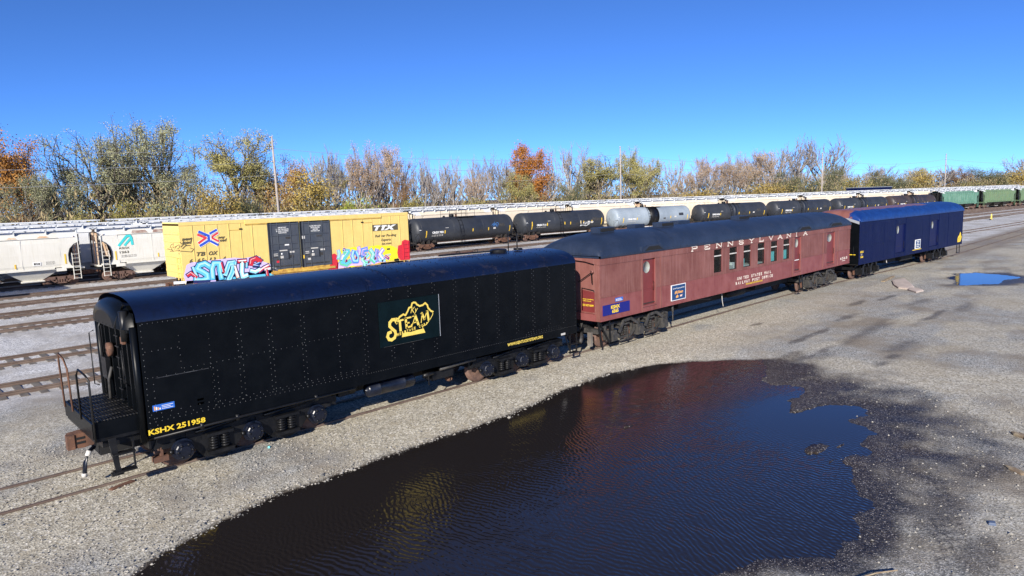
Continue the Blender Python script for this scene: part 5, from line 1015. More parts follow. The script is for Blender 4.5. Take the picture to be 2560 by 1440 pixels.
    o6 = np.array([(1, 0, 0), (0, 1, 0), (-1, 0, 0), (0, -1, 0), (0, 0, .75), (0, 0, -.5)]); V = o6[None] * r[:, None, None] * rng.uniform(.65, 1.35, (len(px), 6, 3)); th = rng.uniform(0, 6.28, len(px)); cs, sn = np.cos(th)[:, None], np.sin(th)[:, None]
    V = np.stack([V[..., 0] * cs - V[..., 1] * sn + px[:, None], V[..., 0] * sn + V[..., 1] * cs + py[:, None], V[..., 2] + gz[:, None] + r[:, None] * .25], -1).reshape(-1, 3)
    F0 = np.array([(0, 1, 4), (1, 2, 4), (2, 3, 4), (3, 0, 4)]); F_ = (F0[None] + 6 * np.arange(len(px))[:, None, None]).reshape(-1, 3)
    me = quick_mesh('loose_gravel', V, F_, np.repeat(rng.uniform(0, 1, len(px)), 4)); me.materials.append(two_tone('loose_stone', (.20, .195, .18), (.56, .52, .45), .85))
    ob = bpy.data.objects.new('loose_gravel', me); COL.objects.link(ob); tag(ob, 'loose pale stones scattered over the near ground', 'gravel', None, 'stuff')
def quick_mesh(name, V, F_, val=None):
    V = np.asarray(V, np.float32); F_ = np.asarray(F_, np.int32); k = F_.shape[1]
    me = bpy.data.meshes.new(name); me.vertices.add(len(V)); me.vertices.foreach_set('co', V.ravel()); me.loops.add(F_.size); me.loops.foreach_set('vertex_index', F_.ravel()); me.polygons.add(len(F_)); me.polygons.foreach_set('loop_start', np.arange(0, F_.size, k, dtype=np.int32)); me.update(calc_edges=True)
    if val is not None: me.attributes.new('v', 'FLOAT', 'FACE').data.foreach_set('value', np.asarray(val, np.float32))
    return me
def two_tone(name, a, b_, rough=.8):
    m, nt, b = principled(name); b.inputs['Roughness'].default_value = rough; b.inputs['Specular IOR Level'].default_value = .2
    nt.links.new(mixrgb(nt, node(nt, 'Attribute', attribute_name='v').outputs['Fac'], a, b_), b.inputs['Base Color']); return m

# ------------------------------------------------------------------ trees
LEAF = {'W': ((.25, .26, .15), (.46, .45, .26)), 'Y': ((.30, .28, .11), (.52, .46, .17)), 'O': ((.28, .13, .04), (.52, .25, .06)), 'R': ((.30, .115, .03), (.56, .24, .05)), 'H': ((.36, .22, .09), (.58, .35, .11)), 'G': ((.34, .26, .09), (.60, .44, .11)),
        'T': ((.40, .27, .17), (.62, .42, .24)), 'D': ((.12, .14, .075), (.25, .255, .13)), 'L': ((.28, .34, .06), (.58, .62, .08)), 'S': ((.24, .23, .075), (.52, .44, .11)), 'K': ((.17, .10, .05), (.38, .21, .09)), 'B': ((.2, .17, .15), (.3, .26, .24))}
#        trunk part, limbs, upward pull, levels, leaves, leaf size, scatter
SHAPE = {'W': (.22, 8, .05, 3, 15000, .08, .17), 'Y': (.25, 8, .12, 3, 15000, .095, .20), 'O': (.2, 9, .08, 3, 22000, .13, .34), 'R': (.3, 9, .14, 3, 24000, .14, .30), 'H': (.18, 8, .08, 3, 15000, .11, .28), 'G': (.08, 9, .08, 3, 7000, .20, .5),
         'T': (.22, 8, .30, 3, 7000, .085, .15), 'D': (.12, 9, .10, 3, 13000, .11, .30), 'L': (.05, 9, .08, 3, 6500, .20, .5), 'S': (.05, 9, .10, 3, 6000, .19, .5), 'K': (.15, 8, .22, 3, 11000, .10, .22), 'B': (.22, 8, .26, 3, 0, 0, 0)}
def skeleton(seed, kind):
    th, n1, up, lev, *_ = SHAPE[kind]; rng = random.Random(seed); segs = []; tips = []; H = 10.0; bare = kind in 'BT'
    def grow(p, d, L, r, lv):
        n = 4 if lv < 2 else 3; pts = [p]
        for i in range(n):
            d = (d + Vector((rng.gauss(0, .17), rng.gauss(0, .17), rng.gauss(0, .10) + up * (.55 if lv else .2)))).normalized(); q = pts[-1] + d * (L / n)
            segs.append((pts[-1], q, r * (1 - .8 * i / n), r * (1 - .8 * (i + 1) / n), lv)); pts.append(q)
            if lv < lev and i >= (1 if lv else 99):
                for _ in range(2 if lv == 1 else (3 if bare else 2)):
                    a = rng.uniform(0, 6.28); s = rng.uniform(.5, .95) * (.75 if up > .2 else 1.1); t = d.orthogonal().normalized(); t.rotate(Matrix.Rotation(a, 3, d)); grow(q, (d + t * s).normalized(), L * rng.uniform(.42, .62), max(r * .48, .022), lv + 1)
        if lv >= 2: tips.append(pts[-1]); tips.append(pts[-2])
    tr = [Vector((0, 0, 0))]; d = Vector((rng.gauss(0, .05), rng.gauss(0, .05), 1)); base = .22 if th > .1 else .10; top = H * th; TH = H * (.72 if up > .1 else .55); n = 8
    for i in range(n):
        d = (d + Vector((rng.gauss(0, .07), rng.gauss(0, .07), .15))).normalized(); q = tr[-1] + d * (TH / n); segs.append((tr[-1], q, base * (1 - .85 * i / n), base * (1 - .85 * (i + 1) / n), 0)); tr.append(q)
    for k in range(n1 + 3):
        f = rng.uniform(0, 1)**.8; z = top + (TH - top) * f; i = min(n, max(1, int(z / TH * n))); a = k * 2.4 + rng.uniform(-.4, .4); el = (.25 + .75 * f) + up
        grow(tr[i], Vector((math.cos(a), math.sin(a), el)).normalized(), H * (.50 - .16 * f) * rng.uniform(.8, 1.15), base * .42, 1)
    return segs, tips
_bark = {}
def tree_meshes(seed, kind):
    segs, tips = skeleton(seed, kind); rng = np.random.default_rng(seed); _, _, _, _, nl, ls, sc = SHAPE[kind]
    zmax = max(max(s[1].z for s in segs), .1); rad = np.percentile([math.hypot(s[1].x, s[1].y) for s in segs], 96)
    k = Vector((1, 1, 1)); kz = 10 / zmax; kr = 2.6 / rad
    def tubes(sel, name):
        V = []; F_ = []
        for a, b, ra, rb, lv in sel:
            n = 5 if lv == 0 else (4 if lv == 1 else 3); a = Vector((a.x * kr, a.y * kr, a.z * kz)); b = Vector((b.x * kr, b.y * kr, b.z * kz)); d = (b - a)
            if d.length < 1e-4: continue
            d.normalize(); u = d.orthogonal().normalized(); w = d.cross(u); o = len(V)
            for p, r in ((a, ra), (b, rb)):
                for q in range(n): t = 6.2832 * q / n; V.append(tuple(p + (u * math.cos(t) + w * math.sin(t)) * max(r, .012)))
            for q in range(n): F_.append((o + q, o + (q + 1) % n, o + n + (q + 1) % n, o + n + q))
        return quick_mesh(name, V, F_, rng.uniform(0, 1, len(F_)))
    lo = [s for s in segs if s[4] <= 1]; hi = [s for s in segs if s[4] >= 2]
    bark = _bark.setdefault(kind in 'BT', two_tone('tree_bark_pale' if kind in 'BT' else 'tree_bark', (.24, .21, .19) if kind in 'BT' else (.10, .085, .07), (.46, .42, .39) if kind in 'BT' else (.19, .165, .14), .9))
    if nl == 0:
        t = tubes(lo, 'trunk'); t.materials.append(bark); c = tubes(hi, 'crown'); c.materials.append(bark); return t, c
    t = tubes(lo + hi, 'trunk'); t.materials.append(bark)
    A_ = np.array([(q[0].x * kr, q[0].y * kr, q[0].z * kz) for q in hi]); B_ = np.array([(q[1].x * kr, q[1].y * kr, q[1].z * kz) for q in hi])
    wt = vnoise(A_[:, 0] * 1.0 + A_[:, 2], A_[:, 1] + A_[:, 2] * .7, .8, seed % 7)**(2.4 if kind in 'WY' else 1.2) + .04; wt /= wt.sum()
    ci = rng.choice(len(A_), nl, p=wt); T_ = A_; c = A_[ci] + (B_ - A_)[ci] * rng.uniform(0, 1.15, (nl, 1)) + rng.normal(0, 1, (nl, 3)) * np.array([sc, sc, sc * .75]); c[:, 2] = np.maximum(c[:, 2], .1)
    if kind in 'OGLSD': c[:, 2] = np.where(rng.uniform(0, 1, nl) < .25, c[:, 2] * rng.uniform(.25, 1, nl), c[:, 2])
    s = ls * rng.uniform(.55, 1.25, nl); a = rng.normal(0, 1, (nl, 3)); a /= np.linalg.norm(a, axis=1, keepdims=True); b = np.cross(a, rng.normal(0, 1, (nl, 3))); b /= np.linalg.norm(b, axis=1, keepdims=True)
    V = np.stack([c - a * s[:, None] * .5, c + b * s[:, None] * .38, c + a * s[:, None] * .5, c - b * s[:, None] * .38], 1).reshape(-1, 3)
    clump = rng.uniform(0, 1, len(T_))[ci]; val = np.clip(clump * .55 + rng.uniform(0, 1, nl) * .35, 0, 1)
    cm = quick_mesh('crown', V, np.arange(nl * 4).reshape(-1, 4), val)
    key = 'leaf' + kind
    if key not in _bark: _bark[key] = two_tone('leaves_' + kind.lower(), *LEAF[kind], .75)
    cm.materials.append(_bark[key]); return t, cm
TREES = [
(13.3, 83.5, 16.4, 7.3, 'O', 'orange brown maple, leafy and rounded, cut by the left edge of the tree line'),
(15.1, 79.5, 11.0, 5.2, 'W', 'thin olive tree with pale trunk in front of the orange brown maple'),
(18.8, 91.5, 13.7, 4.3, 'B', 'bare twiggy grey tree between the orange brown maple and the twin-crowned grey-green giant'),
(18.4, 81.5, 12.4, 6.0, 'W', 'low olive green tree just left of the huge grey-green tree'),
(23.8, 85.5, 16.9, 11.2, 'W', 'huge grey-green tree with spreading crooked limbs, left half of the tallest pair'),
(27.1, 87.5, 18.7, 8.4, 'W', 'tallest grey-green tree, first of the two rounded crowns high above the hoppers'),
(31.0, 87.5, 18.9, 10.9, 'W', 'tallest grey-green tree, second rounded crown nearer the leaning utility pole'),
(33.8, 84.5, 15.8, 6.9, 'W', 'grey-green tree with hanging outer boughs right of the tallest pair'),
(24.8, 76.5, 7.3, 4.0, 'S', 'yellow-green rounded bush below the tallest grey-green trees'),
(19.7, 76.5, 6.4, 3.4, 'S', 'low yellow-green bush behind the white hopper roofs, left of the rounded bush'),
(41.8, 85.5, 17.5, 9.1, 'Y', 'tall yellow-green airy tree left of the leaning utility pole'),
(43.7, 83.5, 14.3, 5.5, 'Y', 'narrow yellow-green tree touching the leaning utility pole'),
(35.7, 77.5, 9.0, 5.5, 'G', 'round orange-gold bush at the foot of the airy yellow-green tree'),
(39.7, 77.5, 8.0, 4.5, 'D', 'dark green bush right of the round orange-gold bush'),
(48.3, 82.5, 13.8, 8.1, 'H', 'broad orange tree directly right of the leaning utility pole'),
(57.1, 89.5, 16.2, 8.2, 'B', 'bare bluish-grey tree rising behind the broad orange tree'),
(50.2, 78.5, 10.9, 6.7, 'G', 'rounded golden tree turning green at its foot, below the bare bluish-grey tree'),
(58.2, 85.5, 15.6, 4.0, 'B', 'slim bare tree standing in the gap before the pinkish tan stand'),
(60.2, 82.5, 16.2, 5.7, 'T', 'pinkish tan upright tree, left of three in the tall stand'),
(64.3, 82.5, 16.8, 5.8, 'T', 'pinkish tan upright tree, tallest and middle of three in the tall stand'),
(68.7, 83.3, 16.5, 5.7, 'T', 'pinkish tan upright tree, right of three in the tall stand'),
(67.4, 79.4, 12.8, 4.1, 'K', 'dark rusty brown tree at the right foot of the pinkish tan stand'),
(58.7, 76.5, 7.3, 5.7, 'L', 'bright lime green bush under the pinkish tan stand'),
(55.3, 76.5, 6.9, 3.1, 'L', 'small lime green bush left of the bright lime one'),
(67.9, 76.4, 6.7, 4.1, 'S', 'yellow bush below the dark rusty brown tree'),
(75.0, 82.9, 15.4, 5.1, 'B', 'bare grey tree, first right of the dark rusty brown tree'),
(79.1, 83.4, 14.2, 4.5, 'B', 'bare grey tree, second right of the dark rusty brown tree'),
(81.2, 82.1, 14.4, 4.5, 'B', 'bare grey tree, third right of the dark rusty brown tree'),
(83.6, 79.7, 12.1, 4.5, 'T', 'faded tan tree among the bare grey trees'),
(87.9, 83.0, 15.0, 4.7, 'B', 'bare grey tree rising behind the faded tan tree'),
(90.5, 80.4, 15.4, 5.9, 'B', 'bare fan-shaped grey tree just left of the rust-red oak'),
(79.8, 75.3, 6.7, 6.5, 'S', 'mustard bush under the fan-shaped bare tree and the faded tan tree'),
(99.4, 80.3, 16.9, 7.0, 'R', 'rust-red oak with a dense rounded top, the reddest tree in the line'),
(92.5, 76.0, 11.2, 6.2, 'Y', 'olive-yellow tree in front of the rust-red oak'),
(104.7, 79.0, 13.9, 5.0, 'B', 'bare thin tree right of the rust-red oak'),
(113.9, 80.7, 17.8, 7.0, 'B', 'tall bare tree, left one of two behind the wide olive tan tree'),
(119.4, 81.3, 17.9, 7.2, 'B', 'tall bare tree, right one of two behind the wide olive tan tree'),
(112.1, 73.2, 14.5, 10.1, 'Y', 'wide olive tan tree left of the straight utility pole'),
(103.5, 72.3, 9.5, 5.6, 'D', 'olive green tree at the left foot of the wide olive tan tree'),
(121.5, 72.8, 16.5, 5.7, 'Y', 'yellow-olive tree right behind the straight utility pole'),
(126.8, 70.6, 14.6, 7.1, 'Y', 'yellow-topped tree right of the straight utility pole'),
(139.5, 72.4, 15.0, 6.7, 'B', 'bare pale tree in the gap right of the yellow-topped tree'),
(138.9, 67.5, 13.3, 6.5, 'T', 'rusty tan tree, leftmost of the tan row behind the black tank cars'),
(148.6, 68.2, 15.1, 6.8, 'T', 'thin tan tree, second of the tan row behind the black tank cars'),
(153.3, 66.0, 15.3, 7.3, 'T', 'tan tree, third of the tan row behind the black tank cars'),
(161.0, 65.1, 16.0, 7.6, 'T', 'taller tan tree, fourth of the tan row behind the black tank cars'),
(165.5, 62.0, 16.5, 8.6, 'T', 'broad orange tan tree, last of the tan row behind the black tank cars'),
(134.6, 63.6, 6.7, 8.9, 'G', 'straw gold bush under the tan row'),
(157.6, 58.9, 7.9, 9.7, 'G', 'large straw gold bush left of the dark green trees'),
(182.4, 65.8, 19.0, 9.9, 'B', 'bare tree, leftmost of the three tall ones over the dark green trees'),
(189.2, 64.1, 21.2, 11.2, 'B', 'bare tree, middle of the three tall ones over the dark green trees'),
(200.0, 61.5, 21.0, 12.6, 'B', 'bare leaning tree, rightmost of the three tall ones over the dark green trees'),
(170.4, 57.8, 10.7, 9.1, 'D', 'dark green tree, wider of two below the tall bare trees'),
(188.1, 53.4, 12.8, 5.3, 'D', 'dark green narrow tree right of the tall bare trees'),
(178.1, 53.9, 9.0, 8.2, 'D', 'olive green bushy tree between the two dark green trees'),
(195.2, 50.6, 8.9, 7.6, 'S', 'yellow-olive bushy tree in the low gap of the tree line'),
(219.1, 52.7, 12.9, 10.7, 'B', 'bare domed tree behind the dark olive tree right of the low gap'),
(209.1, 48.2, 10.8, 9.0, 'D', 'dark olive tree right of the low gap'),
(216.2, 45.4, 8.6, 6.9, 'D', 'small olive tree next to the dark olive tree'),
(253.5, 46.2, 12.5, 14.3, 'B', 'bare wide purple-grey tree left of the thin far utility pole'),
(227.4, 43.7, 10.4, 8.3, 'G', 'gold-green rounded tree left of the thin far utility pole'),
(258.0, 41.1, 12.0, 10.4, 'K', 'brown tree right behind the thin far utility pole'),
(267.9, 37.7, 12.0, 11.9, 'D', 'olive brown broad tree right of the thin far utility pole'),
(248.7, 37.4, 7.0, 10.0, 'D', 'dark olive bush at the foot of the olive brown broad tree'),
(269.8, 34.2, 10.0, 9.2, 'D', 'olive tree left of the golden orange tree'),
(279.0, 30.9, 10.6, 10.1, 'G', 'golden orange tree close to the right edge'),
(305.1, 31.5, 16.1, 10.2, 'B', 'bare tree cut by the right edge'),
]

def build_trees():
    protos = {}; cnt = {}
    NP = {'B': 5, 'T': 3, 'W': 4, 'Y': 3, 'D': 3, 'S': 2, 'G': 3}
    for i, (x, y, h, w, k, lab) in enumerate(TREES):
        j = cnt.get(k, 0) % NP.get(k, 2); cnt[k] = cnt.get(k, 0) + 1
        if (k, j) not in protos: protos[(k, j)] = tree_meshes(100 + 17 * j + ord(k) * 3, k)
        bush = 'bush' in lab and 'bushy' not in lab
        T = thing('bush' if bush else 'tree', lab, 'bush' if bush else 'tree', (x, y, -.1), (i * 2.399) % 6.28, 'bushes along the tree line' if bush else 'trees beyond the rail yard')
        sx = w * (1.45 if k in 'BT' else (1.25 if k in 'WY' else 1.15)) / 5.2; T.scale = (sx, sx, h / 10)
        for me in protos[(k, j)]:
            o = bpy.data.objects.new(me.name.split('.')[0], me); COL.objects.link(o); o.parent = T
    rr = random.Random(21)
    lab2 = {'B': 'faint bare tree standing farther back behind the front rank of trees', 'T': 'dull tan tree standing farther back behind the front rank of trees', 'Y': 'dull olive tree standing farther back behind the front rank of trees'}
    for q in range(40):
        x = 8 + q * 6.6 + rr.uniform(-2, 2); y = float(row1(x)) + rr.uniform(48, 60); k = 'BTBYTB'[q % 6]; h = rr.uniform(11.0, 14.5) if x > 60 else rr.uniform(10, 13); j = q % NP.get(k, 2)
        if (k, j) not in protos: protos[(k, j)] = tree_meshes(100 + 17 * j + ord(k) * 3, k)
        T = thing('tree', lab2[k], 'tree', (x, y, -.1), q * 1.7, 'second rank of ' + {'B': 'bare', 'T': 'tan', 'Y': 'olive'}[k] + ' trees'); sx = rr.uniform(7.5, 10) / 5.2; T.scale = (sx, sx, h / 10)
        for me in protos[(k, j)]: o = bpy.data.objects.new(me.name.split('.')[0], me); COL.objects.link(o); o.parent = T
    # brush and far wood: nobody could count the stems
    rng = np.random.default_rng(9)
    def brush(name, n, o0, o1, hmax, size, cols, label, xr=(2, 330)):
        t = rng.uniform(0, 1, n); x = xr[0] + (xr[1] - xr[0]) * t; off = rng.uniform(o0, o1, n); y = row1(x) + off; hm = hmax * (.35 + .9 * vnoise(x, off, 6, 3)); z = hm * rng.uniform(0, 1, n)**1.2
        s = size * rng.uniform(.5, 1.3, n); a = rng.normal(0, 1, (n, 3)); a[:, 2] += 1.0 * np.sign(a[:, 2]); a /= np.linalg.norm(a, axis=1, keepdims=True); b = np.cross(a, rng.normal(0, 1, (n, 3))); b /= np.linalg.norm(b, axis=1, keepdims=True)
        c = np.stack([x, y, z], -1); V = np.stack([c - a * s[:, None], c + b * s[:, None] * .22, c + a * s[:, None], c - b * s[:, None] * .22], 1).reshape(-1, 3)
        me = quick_mesh(name, V, np.arange(4 * n).reshape(-1, 4), np.clip(.6 * vnoise(x, off, 3.5, 7) + .4 * rng.uniform(0, 1, n), 0, 1)); me.materials.append(two_tone(name + '_stems', *cols, .85)); o = bpy.data.objects.new(name, me); COL.objects.link(o); tag(o, label, 'brush', None, 'stuff')
    brush('undergrowth', 90000, 22, 46, 8.0, .30, ((.17, .13, .075), (.40, .32, .17)), 'brown and olive brush along the foot of the trees')
    brush('undergrowth', 50000, 24, 40, 6.2, .24, ((.17, .18, .07), (.44, .40, .14)), 'green-gold leafy brush mixed through the foot of the trees')
    brush('far_woodland', 45000, 52, 75, 10.0, .6, ((.12, .105, .09), (.25, .21, .17)), 'hazy brown far wood seen between the trunks', (2, 360))

def main():
    build_ground()
    build_tender(); build_mail_car(); build_baggage_car()
    make_track('railway_track', main_line, -40, 320, 'rusty track under the front train, half buried in pale gravel', .0, False)
    yards = [([(-40, 11.1), (30, 11.1), (60, 9.0), (97, 4.1), (121, 2.0), (320, 0)], 'first rusty track behind the black tender'),
             ([(-40, 16.6), (40, 16.6), (80, 15.2), (130, 11.2), (169, 8.0), (320, 3)], 'second rusty track behind the black tender, beside the first'),
             ([(-40, 26.4), (50, 26.4), (90, 22), (146, 14.8), (193, 9), (320, 5)], 'third track behind the black tender, next nearest side of the boxcar track'),
             ([(-40, 31.3), (55, 31.2), (100, 25.5), (158, 17.4), (209, 12), (320, 7)], 'track carrying the yellow boxcar'),
             ([(-40, 37.0), (55, 36.8), (100, 31.5), (150, 22.2), (200, 14), (320, 8)], 'empty track just behind the yellow boxcar'),
             ([(-40, 43.0), (58, 43), (100, 38), (150, 27), (200, 16.5), (320, 9)], 'empty track directly in front of the tank cars')]
    for pts, lab in yards: make_track('railway_track', smooth_path(pts), -40, 320, lab)
    for k, (off, lab) in enumerate(((0, 'track under the tank cars'), (4.7, 'track under the beige hopper row'), (9.5, 'track under the farthest hopper row'))):
        make_track('railway_track', (lambda o: (lambda x: row1(x) + o))(off), -20, 320, lab, .05, k == 0)
    make_boxcar(True)
    b2 = make_boxcar(False); b2.location = (-7.4, 40.6, 0); b2['label'] = 'plain yellow boxcar past the left edge whose blue shadow reaches across the tracks'
    # tank cars
    J = [46.6, 64.3, 82.45, 100.8, 118.9, 136.8, 154.5, 171.5]
    black = make_tank('tankblack', True, 'CRGX 7051'); grey = make_tank('tankgrey', False, 'CRGX 7206'); brown = make_tank('tankbrown', False, 'CRGX 7304'); plain = make_tank('tankblack', False, 'CMGX 8186')
    labs = ['black tank car next to the yellow boxcar, with a small blue scrawl', 'black tank car with a white scrawl, just left of the grey tank car', 'grey tank car with a black band round its middle', 'black tank car just right of the grey tank car', 'second black tank car right of the grey one', 'third black tank car right of the grey one, above the red and navy car gap', 'brownish black tank car ending the tank row before the green hoppers']
    for i, src in enumerate((black, None, grey, plain, None, None, brown)):
        T = src or copy_tree(black if i == 1 else plain)
        loc, rz = on_path(row1, (J[i] + J[i + 1]) / 2, J[i + 1] - J[i]); T.location = loc; T.rotation_euler = (0, 0, rz); T['label'] = labs[i]; T['category'] = 'tank car'; T['group'] = 'tank cars behind the train'
        if i == 1:
            for o in list(T.children):
                if o.name.startswith(('lettering', 'graffiti')): bpy.data.objects.remove(o)
            k = MB(); k.text('CRGX 7110', -5.85, 1.98, .24, -1.50, 'white', 1.75, 0, .05); k.text('LD LMT 201 300 LBS', -5.85, 1.74, .09, -1.44, 'offwhite', 1.7)
            for x, h in ((-6.75, .75), (-3.95, .38), (-.6, .38), (2.6, .38), (4.9, .38), (7.0, .75)): k.box(x, x + .14, -1.525, -1.51, 1.95 if h < .5 else 2.0, 2.33 if h < .5 else 2.6, 'mark_yel')
            k.box(5.8, 6.8, -1.525, -1.51, 2.2, 2.6, 'geargrey')
            for pts in ([(2.6, 2.35), (2.7, 1.75), (2.5, 1.6), (3.1, 1.7)], [(3.1, 1.9), (3.3, 2.1), (3.35, 1.75)], [(3.5, 2.15), (3.6, 1.75), (3.9, 2.1), (4.0, 1.8)], [(4.1, 2.05), (4.5, 2.1), (4.4, 1.8), (4.15, 1.85), (4.2, 2.05)], [(3.2, 1.65), (3.7, 1.55), (4.3, 1.75)], [(4.7, 2.1), (5.2, 2.15), (5.15, 1.95), (4.7, 1.95), (4.7, 2.1)]): k.stroke(pts, .06, -1.53, 'white')
            k.build('lettering', T)
        if i == 0:
            k = MB()
            for pts in ([(4.0, 2.3), (4.2, 2.8), (4.35, 2.35)], [(4.1, 2.5), (4.5, 2.6), (4.3, 2.9), (4.6, 2.4)], [(4.6, 2.3), (4.7, 2.85), (5.0, 2.7), (4.8, 2.3)], [(3.8, 2.5), (4.0, 2.7)]): k.stroke(pts, .04, -1.54, 'g_blue')
            k.build('graffiti', T)
    # covered hoppers
    cream = make_hopper('hop', 'hopwhite'); beige = make_hopper('hopbeige', 'hopwhite', 'hopbeige', False); ribbed = make_hopper('hopbeige', 'hopwhite', 'hopend', True); white = make_hopper('hopwhite', 'hopwhite', 'hopwhite', False); green = make_hopper('hopgreen', 'hopwhite', 'dark', True, 'frame'); olive = make_hopper('hopolive', 'hopwhite', 'dark', True, 'frame')
    used = set()
    def put(src, off, a, b, hk, lab, grp):
        T = src if src.name not in used else copy_tree(src)
        used.add(src.name); loc, rz = on_path(lambda x: row1(x) + off, (a + b) / 2, b - a); T.location = loc; T.rotation_euler = (0, 0, rz); T.scale = ((b - a) / 16.3, 1, hk); T['label'] = lab; T['category'] = 'hopper car'; T['group'] = grp
        return T
    g1 = 'cream hoppers on the tank car track'
    for a, b, lab, k in ((30.2, 46.5, 'cream hopper hidden behind the yellow boxcar except for its white roof', None), (-2.35, 13.85, 'cream hopper cut by the left edge, brown stains along its roof edge', 'b'), (13.9, 30.2, 'cream hopper with a turquoise emblem and the number 1263', 'a')):
        T = put(cream, 0, a, b, 1.0, lab, g1)
        if k: hopper_letters(T, k)
    for a, b, s, lab in ((171.7, 188.6, green, 'pale weathered green hopper right after the last tank car'), (188.6, 205.4, olive, 'faded green hopper, middle one of the three green hoppers'), (205.4, 222.3, olive, 'olive green hopper cut by the right edge')): put(s, 0, a, b, 1.0, lab, 'green hoppers at the end of the tank row')
    ordn = ['first', 'second', 'third', 'fourth', 'fifth', 'sixth', 'seventh', 'eighth', 'ninth', 'tenth', 'eleventh', 'twelfth', 'thirteenth', 'fourteenth']
    J2 = [4.0, 19.3, 34.5, 49.7, 64.4, 79, 93.3, 112.6, 134, 152, 170, 188, 206, 224]
    for i, (a, b) in enumerate(zip(J2[:-1], J2[1:])):
        s = ribbed if i in (6, 10) else (beige if 3 <= i <= 9 else white)
        kind = 'beige ribbed' if s is ribbed else ('beige smooth-sided' if s is beige else 'white-roofed')
        put(s, 4.7, a, b, 1.06, f'{kind} hopper in the middle row behind the tank cars, {ordn[i]} from the left', 'hoppers in the middle row')
    J3 = [1.6, 17.6, 33.4, 53, 72, 91, 110.6, 131, 151.4, 171, 191, 211, 231]
    for i, (a, b) in enumerate(zip(J3[:-1], J3[1:])): put(white, 9.5, a, b, 1.11, f'white-roofed hopper in the farthest row before the trees, {ordn[i]} from the left', 'hoppers in the farthest row')
    T = thing('boxcar', 'dark blue railcar roof showing beyond the hopper rows at the low tree gap', 'railway boxcar', (175, 40.6, 0), math.atan2(-3.25, 13.1))
    m = MB(); m.box(-6.7, 6.7, -1.5, 1.5, 1.1, 5.7, 'bluecar')
    for x in np.arange(-6.5, 6.6, 1.0): m.box(x - .05, x + .05, -1.56, -1.5, 1.1, 5.7, 'bluecar')
    m.build('body', T); m = MB(); m.box(-6.75, 6.75, -1.58, 1.58, 5.7, 5.84, 'walk'); m.build('roof', T)
    for x in (-4.6, 4.6): freight_truck(T, x)
    # poles and wires
    PL = [(41.0, 70.0, 15.1, -.25, 'leaning grey utility pole left of the broad orange tree'), (107.0, 63.0, 15.2, 0, 'straight pale utility pole in front of the olive tan trees'), (165.0, 47.8, 14.3, 0, 'thin utility pole half hidden by the tall bare trees'), (215.0, 34.6, 14.2, .05, 'thin far utility pole near the right edge, against the sky')]
    for x, y, h, lean, lab in PL:
        T = thing('utility_pole', lab, 'utility pole', (x, y, -.1), 0, 'utility poles along the yard'); m = MB(); m.tube([(0, 0, 0), (lean * .5, 0, h / 2), (lean, 0, h)], .19, 'wood', 8, .12); m.build('post', T)
        q = MB()
        for f in (.985, .89, .775, .66): q.tube([(lean * f, 0, h * f), (lean * f - .28, -.05, h * f + .05)], .05, 'geargrey', 6); q.lathe([(.03, 0), (.07, .03), (.07, .12), (.02, .15)], (lean * f - .28, -.05, h * f + .04), 'z', 'offwhite', 8)
        q.build('insulator', T)
    for k, (f, sag, lab) in enumerate(((.89, 1.3, 'uppermost pale wire strung between the utility poles'), (.775, 1.2, 'middle pale wire strung between the utility poles'), (.66, 1.3, 'lowest pale wire strung between the utility poles'))):
        pts = [(-40, 71, 14.6)] + [(x, y, h) for x, y, h, *_ in PL] + [(290, 14, 14.2)]; path = []
        for (x0, y0, h0), (x1, y1, h1) in zip(pts[:-1], pts[1:]):
            for i in range(13): t = i / 12; path.append((x0 + (x1 - x0) * t - .28, y0 + (y1 - y0) * t, (h0 + (h1 - h0) * t) * f - sag * 4 * t * (1 - t)))
        m = MB(); m.tube(path, .022, 'wire', 4); tag(m.build('power_line'), lab, 'wire', 'wires between the utility poles')
    # yellow A-shaped marker, debris
    T = thing('track_marker', 'small yellow A-shaped marker beside the far tracks at right', 'track marker', (132.6, 8.0, -.1)); m = MB(); m.bar((-.30, 0, 0), (-.02, 0, .95), .12, .12, 'paleyellow'); m.bar((.30, 0, 0), (.02, 0, .95), .12, .12, 'paleyellow'); m.bar((-.2, 0, .35), (.2, 0, .35), .1, .1, 'paleyellow'); m.box(-.9, -.3, -.1, .1, 0, .15, 'gear'); m.build('frame', T)
    def slabm(name, pts, z, th_, mat, lab, cat):
        m = MB(); n = len(pts); cx = sum(p[0] for p in pts) / n; cy = sum(p[1] for p in pts) / n
        vv = [(x, y, z - .05) for x, y in pts] + [(x, y, z + th_) for x, y in pts] + [(cx + (x - cx) * .8, cy + (y - cy) * .8, z + th_ * 1.5) for x, y in pts]
        m.add(vv, [(i, (i + 1) % n, n + (i + 1) % n, n + i) for i in range(n)] + [(n + i, n + (i + 1) % n, 2 * n + (i + 1) % n, 2 * n + i) for i in range(n)] + [tuple(range(2 * n, 3 * n))], mat)
        tag(m.build(name, None, (cx, cy, z)), lab, cat)
    MAT['slab'] = P('pale_broken_concrete', (.56, .47, .41), (.44, .37, .32), 4, .9); MAT['bark'] = P('dry_bark', (.20, .14, .09), (.36, .29, .19), 6, .9); MAT['plastic'] = P('faded_blue_plastic', (.10, .13, .2), rough=.4)
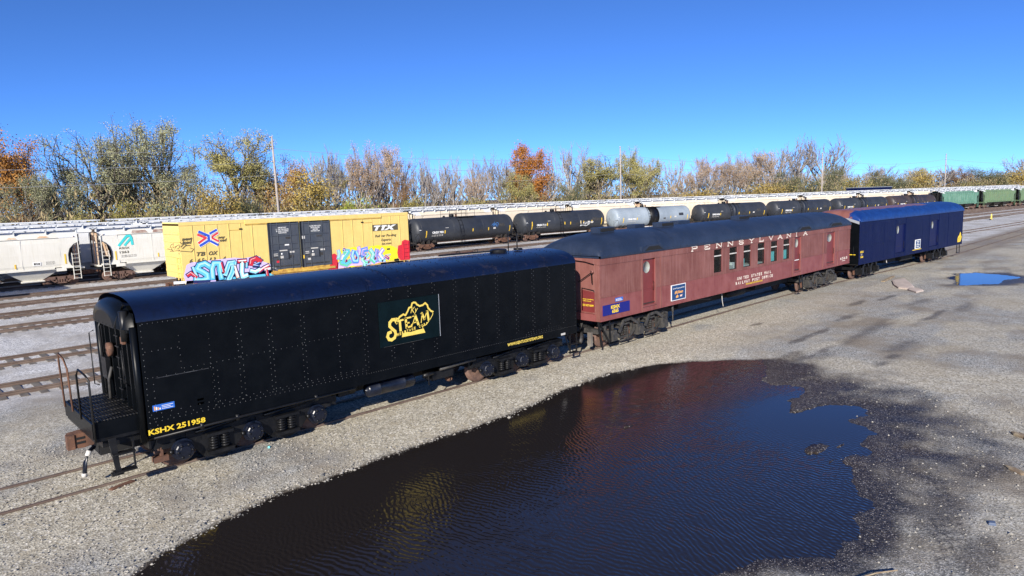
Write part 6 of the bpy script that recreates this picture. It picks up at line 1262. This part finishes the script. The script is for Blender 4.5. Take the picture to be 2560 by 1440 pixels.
    slabm('concrete_slab', [(47.5, -3.6), (46.2, -3.3), (44.2, -4.0), (43.0, -4.6), (42.8, -5.2), (43.8, -5.2), (45.5, -4.5)], -.04, .06, 'slab', 'pale broken concrete slab on the gravel below the navy baggage car', 'slab')
    slabm('concrete_slab', [(43.3, -5.0), (42.4, -5.3), (41.6, -5.9), (42.6, -6.0), (43.4, -5.5)], -.04, .05, 'slab', 'smaller pale slab chip beside the broken concrete slab', 'slab')
    slabm('steel_plate', [(3.25, -1.0), (3.75, -.84), (3.78, -.93), (3.3, -1.1)], -.04, .02, 'rust', 'flat rusty plate beside the rail below the tender steps', 'scrap')
    slabm('plastic_scrap', [(6.68, -1.2), (6.72, -1.16), (6.75, -1.2), (6.71, -1.23)], -.045, .02, 'seat', 'tiny turquoise scrap on the gravel near the tender wheels', 'scrap')
    slabm('plastic_scrap', [(13.55, -14.66), (13.64, -14.63), (13.72, -14.72), (13.6, -14.76)], -.06, .03, 'plastic', 'bluish plastic scrap on the mud at lower right', 'scrap')
    slabm('bark_chunk', [(19.1, -14.02), (18.95, -14.1), (18.8, -14.32), (18.62, -14.42), (18.7, -14.52), (18.9, -14.46), (19.05, -14.25)], -.06, .05, 'bark', 'ragged brown bark chunk at the right edge', 'bark')
    slabm('bark_chunk', [(16.7, -14.32), (16.55, -14.42), (16.35, -14.66), (16.4, -14.74), (16.55, -14.68), (16.66, -14.5)], -.06, .035, 'bark', 'smaller straw-coloured bark chunk on the gravel nearer the puddle', 'bark')
    slabm('wood_plank', [(45.5, -2.9), (48.6, -2.6), (48.6, -2.75), (45.5, -3.1)], -.05, .05, 'bark', 'dark weathered plank lying by the rail near the navy baggage car', 'plank')
    for a, b, lab in (((10.2, -13.6, -.03), (10.9, -14.0, -.02), 'pale dry stick on the dark mud, farther one of two'), ((9.7, -13.2, -.03), (10.1, -13.6, -.02), 'short pale stick on the dark mud, nearer one of two')):
        m = MB(); m.tube([a, ((a[0] + b[0]) / 2 + .03, (a[1] + b[1]) / 2, -.01), b], .012, 'bark', 5); tag(m.build('stick'), lab, 'stick')
    build_trees()
main()
